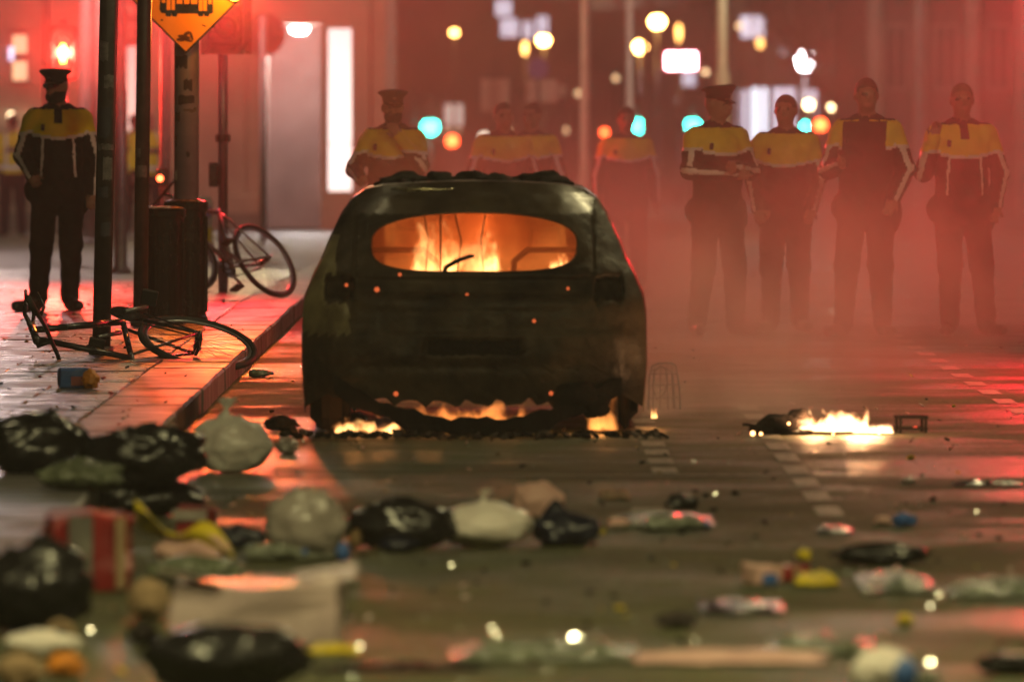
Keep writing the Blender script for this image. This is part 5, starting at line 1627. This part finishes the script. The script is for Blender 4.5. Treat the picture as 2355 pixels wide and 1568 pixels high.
bag('translucent grey bag at the left of the middle row', 605, 802, 1118, 1285, m_bag_grey, 8, depth=.6, amp=.14, crease=.12)
bag('wide black bag between the grey and the cream bag', 785, 1056, 1142, 1264, m_bag_black, 9, depth=.45, amp=.14)
bag('cream knotted bag in the middle of the road', 1003, 1228, 1128, 1262, m_bag_white, 10, depth=.7, amp=.10, crease=.07, tie=-.02)
bag('dark navy bag right of the cream knotted bag', 1215, 1384, 1148, 1258, m_bag_blue, 11, depth=.6, amp=.28, peak=(-.25, .5, .35))
bag('small pinkish white bag behind the cream and navy bags', 1176, 1302, 1105, 1190, m_pink, 12, depth=.5, amp=.2)
bag('white printed carrier bag with a dark blue patch at the lower right', 1955, 2118, 1488, 1600, m_bag_white, 13, depth=.6, amp=.14, name='carrier_bag')
part('printed_patch', crumple(.075, .05, .10, 4, sub=2), m_blue, bpy.data.objects['carrier_bag'], True, loc=(.055, -.055, .015))
bag('pale clear plastic lump beside the carrier bag', 2105, 2165, 1540, 1590, m_clear, 14, name='plastic_lump', cat='plastic')
bag('black crumpled bag at the lower right corner', 2245, 2400, 1503, 1556, m_bag_black, 15, depth=.6)
bag('small black heap with red and yellow scraps right of the bag row', 1528, 1608, 1133, 1172, m_bag_black, 16, depth=.7, amp=.4, name='rubbish_heap', cat='rubbish')
bag('dark low heap near the bottom between the white glints and the carrier bag', 1508, 1606, 1402, 1446, m_char_wood, 17, depth=.7, amp=.4, name='rubbish_heap', cat='rubbish')
bag('long black twisted bag lying across the right side of the road', 1908, 2148, 1246, 1302, m_bag_black, 18, depth=.35, amp=.22, freq=2.4, name='twisted_bag')
bag('dark scorched clump beside the white bag at the kerb', 604, 692, 955, 992, m_soot, 19, depth=.8, amp=.3, name='burnt_clump', cat='debris')
bag('grey stone-like lump at the kerb below the burnt clump', 630, 688, 1005, 1044, m_bag_grey, 20, depth=.8, name='crumpled_paper', cat='paper')
bag('small pale paper ball on the right of the road beyond the blue litter', 2072, 2112, 1095, 1110, m_whitecard, 21, name='crumpled_paper', cat='paper', amp=.4)
bag('tan paper scrap beside the blue litter', 2010, 2056, 1186, 1208, m_pink, 22, name='crumpled_paper', cat='paper', amp=.4)
bag('bright blue crumpled packet on the right of the road', 2052, 2112, 1178, 1212, m_blue, 23, name='crumpled_packet', cat='packet', amp=.45, crease=.15)
bag('pale pink paper scrap right of the navy bag', 1393, 1450, 1190, 1218, m_pink, 24, name='crumpled_paper', cat='paper', amp=.45, crease=.14)
bag('yellow-green crumpled packet left of the twisted black bag', 1830, 1868, 1262, 1288, m_yellow, 25, name='crumpled_packet', cat='packet', amp=.4)
bag('yellow crumpled packet near the bottom right', 2062, 2106, 1412, 1440, m_yellow, 26, name='crumpled_packet', cat='packet', amp=.35)
bag('brown crumpled bag at the bottom left corner', -20, 105, 1498, 1590, m_card, 27, name='paper_bag', depth=.7)
bag('orange-red crumpled packet at the bottom left', 100, 196, 1502, 1560, m_orange, 28, name='crumpled_packet', cat='packet', depth=.6)
bag('crushed dark cup left of the white box at the bottom', 288, 362, 1428, 1482, m_char_wood, 29, name='crushed_cup', cat='cup', depth=.8, amp=.15)
bag('brown scrunched paper bag above the crushed dark cup', 288, 392, 1328, 1425, m_card, 30, name='paper_bag', depth=.6)
bag('dark grey sacking in front of the yellow wrapper', 330, 560, 1276, 1345, m_bag_green, 31, name='plastic_sack', depth=.5, amp=.2)
bag('pale bluish scrap beside the translucent grey bag', 770, 806, 1245, 1292, m_blue, 32, name='crumpled_packet', cat='packet')
bag('ochre scrap between the grey and the wide black bag', 800, 832, 1215, 1264, m_tape, 33, name='crumpled_paper', cat='paper')
bag('navy scrap in front of the wide black bag', 868, 968, 1232, 1272, m_bag_blue, 34, name='plastic_scrap', cat='plastic', depth=.5)
bag('dark violet clutter right of the red and yellow packaging', 470, 618, 1205, 1262, m_bag_blue, 35, name='plastic_scrap', cat='plastic', amp=.35, depth=.5)
bag('white and blue torn packet at the lower left under the black bag', 0, 192, 1448, 1512, m_bag_white, 36, name='torn_packet', cat='packet', depth=.5, amp=.25)
# thin crumpled sheets lying on the road
def sheet(label, u0, u1, v, mat, seed, depth=.5, h=.05, name='plastic_sheet', cat='plastic', pav=False, rot=0.0):
    g = on_pave((u0 + u1) / 2, v) if pav else on_road((u0 + u1) / 2, v)
    w = (u1 - u0) * g.y / FPX
    bm = NB()
    nx_, ny_ = 34, 20
    sd = Vector((seed * 2.7, seed * 5.1, 0))
    vs = []
    for j in range(ny_ + 1):
        r_ = []
        for i in range(nx_ + 1):
            a, b = i / nx_ - .5, j / ny_ - .5
            ex = 1 + .18 * mnoise.noise(Vector((b * 4, seed, 1)))
            ey = 1 + .35 * mnoise.noise(Vector((a * 4, seed, 2)))
            z = h * (.45 + .55 * mnoise.noise(Vector((a * 4, b * 3, 0)) + sd) + .5 * (.35 - abs(mnoise.noise(Vector((a * 9, b * 6, 0)) + sd))))
            edge = min(1, 4 * min(.5 - abs(a), .5 - abs(b)) + .15)
            r_.append(bm.verts.new((a * w * ex, b * depth * ey, max(.006, z * edge + .006))))
        vs.append(r_)
    for j in range(ny_):
        for i in range(nx_): bm.faces.new((vs[j][i], vs[j][i + 1], vs[j + 1][i + 1], vs[j + 1][i]))
    o = part(name, bm, mat, None, True, loc=g, rot=(0, 0, rot))
    md = o.modifiers.new('thickness', 'SOLIDIFY')
    md.thickness = .003
    md.offset = 1
    return props(o, label, cat)
sheet('flat green plastic sheet right of the bag row', 1400, 1640, 1206, m_bag_green, 1, .9, .05)
sheet('clear blue-tinted plastic sheet under the twisted black bag', 1975, 2150, 1350, m_clear, 2, .9, .06)
sheet('shiny clear plastic sheet at the right edge', 2180, 2420, 1368, m_clear, 3, .5, .07)
sheet('pinkish paper sheet with red gleams near the bottom', 1455, 1895, 1520, m_pink, 4, .5, .03, 'paper_sheet', 'paper')
sheet('shiny green plastic film behind the pinkish paper sheet', 1765, 2010, 1498, m_bag_green, 5, .5, .06)
sheet('wide dark plastic film at the bottom centre', 1040, 1460, 1512, m_bag_green, 6, .6, .06)
sheet('long thin dark strip of plastic at the bottom centre', 735, 1100, 1546, m_bag_black, 7, .12, .025, 'plastic_strip', 'plastic', rot=.05)
sheet('yellow paper strip right of the rounded black bag', 712, 828, 1502, m_yellow, 8, .25, .03, 'paper_sheet', 'paper')
sheet('dark flat film beside the dark low heap', 1610, 1800, 1402, m_bag_black, 9, .7, .03)
sheet('dim yellow scrap of film below the red and white packets', 1828, 1925, 1345, m_yellow, 10, .35, .05)
sheet('thin plastic strip left of the cream bag glints', 560, 780, 1282, m_clear, 11, .35, .04, 'plastic_strip', 'plastic')
sheet('violet flat packet behind the twisted black bag', 1878, 1960, 1226, m_bag_blue, 12, .35, .03, 'flat_packet', 'packet')
sheet('flat pale card on the road behind the navy bag', 1380, 1448, 1142, m_card, 13, .8, .02, 'flat_card', 'card')
sheet('thin dark strip on the far right of the road', 2195, 2350, 1118, m_bag_black, 14, .15, .02, 'plastic_strip', 'plastic')
# boxes
def carton(label, u0, u1, vt, vb, mat, depth, rot, bands=(), name='carton', cat='box', pav=False, crush=.02):
    g, w, h = spot(u0, u1, vt, vb, pav)
    t = thing(name, label, cat, g, rot)
    rr = random.Random(int(u0 * 7 + vb))
    bm = NB()
    box(bm, (0, depth / 2, h / 2), (w, depth, h), bevel=.006)
    bmesh.ops.subdivide_edges(bm, edges=[e for e in bm.edges if e.calc_length() > .05], cuts=3, use_grid_fill=True)
    for v in bm.verts:
        q = v.co * 9 + Vector((u0, vb, 0))
        v.co += Vector((mnoise.noise(q), mnoise.noise(q + Vector((9, 0, 0))), mnoise.noise(q + Vector((0, 9, 0))) if v.co.z > .02 else 0)) * crush
    part('box', bm, mat, t)
    for k, (a, b, za, zb_, mm) in enumerate(bands):
        part('printed_band', box(NB(), ((a + b) / 2 * w, -.004 - .4 * crush, (za + zb_) / 2 * h), ((b - a) * w, .004 + crush * .6, (zb_ - za) * h)), mm, t)
    return t
carton('red box with a wide grey band beside the yellow wrapper', 112, 302, 1182, 1362, m_red, .22, .12, [(-.27, .02, .0, .99, m_greyband), (.30, .42, .05, .96, m_card)], crush=.03)
cb = carton('large pale crushed box with red gleams on its top', 388, 772, 1346, 1486, m_whitecard, .46, -.04, crush=.018)
for (sx, a) in ((-1, .5), (1, -.35)):
    part('flap', box(NB(), (sx * .20, .22 + .1 * sx, .200), (.20, .30, .004), Euler((.1 * sx, a * .45, .05))), m_whitecard, cb)
part('torn_corner', crumple(.12, .10, .05, 51, sub=3), m_whitecard, cb, True, loc=(.22, .02, .17))
carton('red and white packet in the clutter right of the yellow wrapper', 398, 478, 1170, 1238, m_red, .12, -.2, [(-.5, .5, .62, .98, m_bag_grey)])
carton('small blue packet with an orange torn corner on the pavement', 136, 212, 848, 892, m_blue, .14, .1, [(-.15, .40, .12, .60, m_red)], pav=True, crush=.012)
bag('orange torn flap of the blue packet on the pavement', 186, 230, 846, 894, m_orange, 40, pav=True, name='torn_flap', cat='card', amp=.3)
carton('red and white squashed pack left of the yellow film', 1732, 1800, 1302, 1346, m_pink, .1, .3, [(-.2, .3, .1, .6, m_blue)], crush=.02)
carton('small red pack leaning on the squashed white pack', 1796, 1852, 1298, 1338, m_red, .08, -.3, [(.1, .35, .2, .9, m_card)], crush=.02)
# yellow wrapper draped over the clutter
g, w, h = spot(308, 545, 1180, 1302)
bm = NB()
pts = [(-.50, .10, .98), (-.42, .06, .86), (-.30, .02, .70), (-.15, .0, .52), (0, -.02, .46), (.15, -.02, .55), (.27, .0, .50), (.38, 0, .36), (.47, 0, .22), (.44, .02, .04)]
rings_ = []
for k, (a, dy, z) in enumerate(pts):
    wd = .045 + .035 * math.sin(k * 1.3 + .6)
    rings_.append([bm.verts.new((a * w + .010 * math.sin(3 * q + k), dy + (q - 3) * .03, z * h + wd * math.sin(q * .9 + k * .5) * .8)) for q in range(7)])
for a, b in zip(rings_, rings_[1:]):
    for q in range(6): bm.faces.new((a[q], a[q + 1], b[q + 1], b[q]))
o = part('yellow_wrapper', bm, m_yellow, None, True, loc=g + Vector((0, -.04, .01)))
md = o.modifiers.new('thickness', 'SOLIDIFY'); md.thickness = .006
md = o.modifiers.new('smooth', 'SUBSURF'); md.levels = 2; md.render_levels = 2
props(o, 'bright yellow plastic wrapper draped over the clutter right of the red box', 'wrapper')
bag('tan paper lump under the bright yellow wrapper', 352, 530, 1226, 1306, m_pink, 41, name='paper_lump', cat='paper', depth=.4)
# tape roll
t = thing('tape_roll', 'brown tape roll standing on the clutter at the lower left', 'tape roll', on_road(138, 1500))
part('roll', tube(NB(), [Vector((math.cos(a) * .034, 0, .05 + math.sin(a) * .034)) for a in [2 * PI * k / 24 for k in range(24)]], .015, 8, closed=True), m_card, t, True)
part('core', tube(NB(), [Vector((0, -.014, .05)), Vector((0, .014, .05))], .020, 16), m_char_wood, t, True)
# plastic bottles
def bottle(label, u, v, L, r, mat, rot, pav=False):
    g = on_pave(u, v) if pav else on_road(u, v)
    t = thing('plastic_bottle', label, 'bottle', g, rot)
    m3 = Matrix(((0, 0, 1), (0, 1, 0), (-1, 0, 0)))
    part('body', lathe(NB(), [(0, 0), (r * .8, .004), (r, .02), (r * .94, L * .3), (r, L * .35), (r * .94, L * .5), (r, L * .62), (r * .5, L * .86), (r * .36, L * .9), (r * .36, L)], 16, (-L / 2, 0, r), m3), mat, t, True)
    part('cap', lathe(NB(), [(r * .42, L * .955), (r * .42, L * 1.03), (0, L * 1.035)], 14, (-L / 2, 0, r), m3), m_blue, t, True)
    return t
bottle('clear green bottle lying on the flat green sheet', 1555, 1222, .24, .03, m_clear, .1)
bottle('clear bottle lying left of the translucent grey bag', 632, 1290, .22, .032, m_clear, -.1)
bottle('small bottle lying at the kerb beside the burnt car', 600, 868, .16, .025, m_bag_green, .6)
# small reflectors added to make glints, each tilted to catch a street lamp
LAMPS = [Vector((-2.8, 20, 8.2)), Vector((3.4, 22, 8.1)), Vector((2.2, 4, 8.1)), Vector((-2.9, 81.6, 8.1)), Vector((-7.1, 122, 7.8))]
def shard(label, u, v, size, which, mat, jit=0):
    g = on_road(u, v)
    g.z = .012 + size * .4
    d = (cam.location - g).normalized()
    hv = (d + (LAMPS[which] - g).normalized()).normalized()
    x, yv = frame_axes(hv)
    bm = NB()
    rr = random.Random(jit + int(u))
    n = 7
    pts = [x * size * rr.uniform(.55, 1) * math.cos(2 * PI * k / n) + yv * size * rr.uniform(.55, 1) * math.sin(2 * PI * k / n) for k in range(n)]
    plate(bm, pts, -hv, .003)
    o = part('glint_flake', bm, mat, None, loc=g)
    return props(o, label, 'glass shard', 'added glint reflectors')
GL = [(1131, 1455, 'pair of glints at the bottom centre, upper one'), (1142, 1470, 'pair of glints at the bottom centre, lower one'), (1290, 1478, 'leftmost of the white glints on the wide dark film'), (1318, 1477, 'brightest of the white glints on the wide dark film'), (1332, 1476, 'glint touching the brightest one on the wide dark film'), (1372, 1468, 'rightmost of the white glints on the wide dark film'), (1433, 1515, 'green glint at the right end of the wide dark film'), (826, 1498, 'lone glint on the yellow paper strip'), (740, 1322, 'lone glint above the pale translucent box'), (1038, 1308, 'faint glint below the cream bag'), (1674, 1396, 'lone glint right of the dark low heap'), (2141, 1405, 'bright glint under the shiny clear sheet'), (2160, 1378, 'glint just above the bright one under the clear sheet'), (2045, 1300, 'glint at the foot of the twisted black bag'), (1950, 1325, 'glint left of the blue-tinted sheet'), (2140, 1534, 'bright glint beside the carrier bag'), (612, 1279, 'left of the twin white glints by the grey bag'), (645, 1278, 'right of the twin white glints by the grey bag'), (1572, 1218, 'white glint on the flat green sheet'), (2247, 1185, 'small yellow glint at the far right')]
for k, (u, v, lab) in enumerate(GL): shard('added reflector, ' + lab, u, v, .006 if k not in (3, 11, 16, 17, 18) else .009, (0, 1, 2)[k % 3], m_glint if k in (3, 11, 15, 16, 17, 18) else m_dull_glint, k)
# small uncountable crumbs
rr = random.Random(77)
def crumbs(name, label, n, fx, mats, smin, smax):
    bm = NB()
    for k in range(n):
        x, y, z = fx()
        s = rr.uniform(smin, smax)
        rot = Euler((rr.uniform(-.6, .6), rr.uniform(-.6, .6), rr.uniform(0, 6)))
        i0 = len(bm.faces)
        box(bm, (x, y, z + s * .3), (s, s * rr.uniform(.4, 1), s * rr.uniform(.15, .5)), rot)
        bm.faces.ensure_lookup_table()
        mi = rr.randrange(len(mats))
        for f in bm.faces[i0:]: f.material_index = mi
    return props(part(name, bm, mats), label, None, None, 'stuff')
def road_spot():
    y = 24 + 36 * rr.random() ** 1.3
    return rr.uniform(max(-1.5, -.061 * y), .061 * y), y, 0.0
crumbs('litter', 'fine scattered litter over the road', 300, road_spot, [m_whitecard, m_soot, m_card, m_soot, m_bag_blue, m_yellow, m_pink, m_soot], .006, .03)
def pave_spot():
    y = 38 + 34 * rr.random()
    return rr.uniform(-.06 * y, -1.75), y, KERB_H
crumbs('pavement_litter', 'fine scattered litter on the pavement', 150, pave_spot, [m_whitecard, m_soot, m_card, m_red], .006, .026)
def car_spot():
    a = rr.uniform(-1, 1)
    return -.19 + a * .95, 42.40 + rr.gauss(0, .2), 0.0
crumbs('car_debris', 'burnt crumbs and ash on the road round the car', 260, car_spot, [m_soot, m_ash, m_soot, m_char_wood], .01, .05)

# tiny reflectors added to make the road sparkle, turned towards the lamps
bm = NB()
for k in range(170):
    x, y, z = road_spot()
    g = Vector((x, y, .012))
    hv = ((cam.location - g).normalized() + (LAMPS[k % 3] - g).normalized()).normalized()
    hv = (hv + Vector((rr.gauss(0, .05), rr.gauss(0, .05), rr.gauss(0, .05)))).normalized()
    a, b = frame_axes(hv)
    s = rr.uniform(.002, .0065)
    plate(bm, [g + a * s * math.cos(t_) + b * s * math.sin(t_) for t_ in (0, 1.4, 2.9, 4.3)], -hv, .002)
props(part('sparkle_flakes', bm, m_glint), 'tiny added reflectors that make sparkles over the road', None, None, 'stuff')
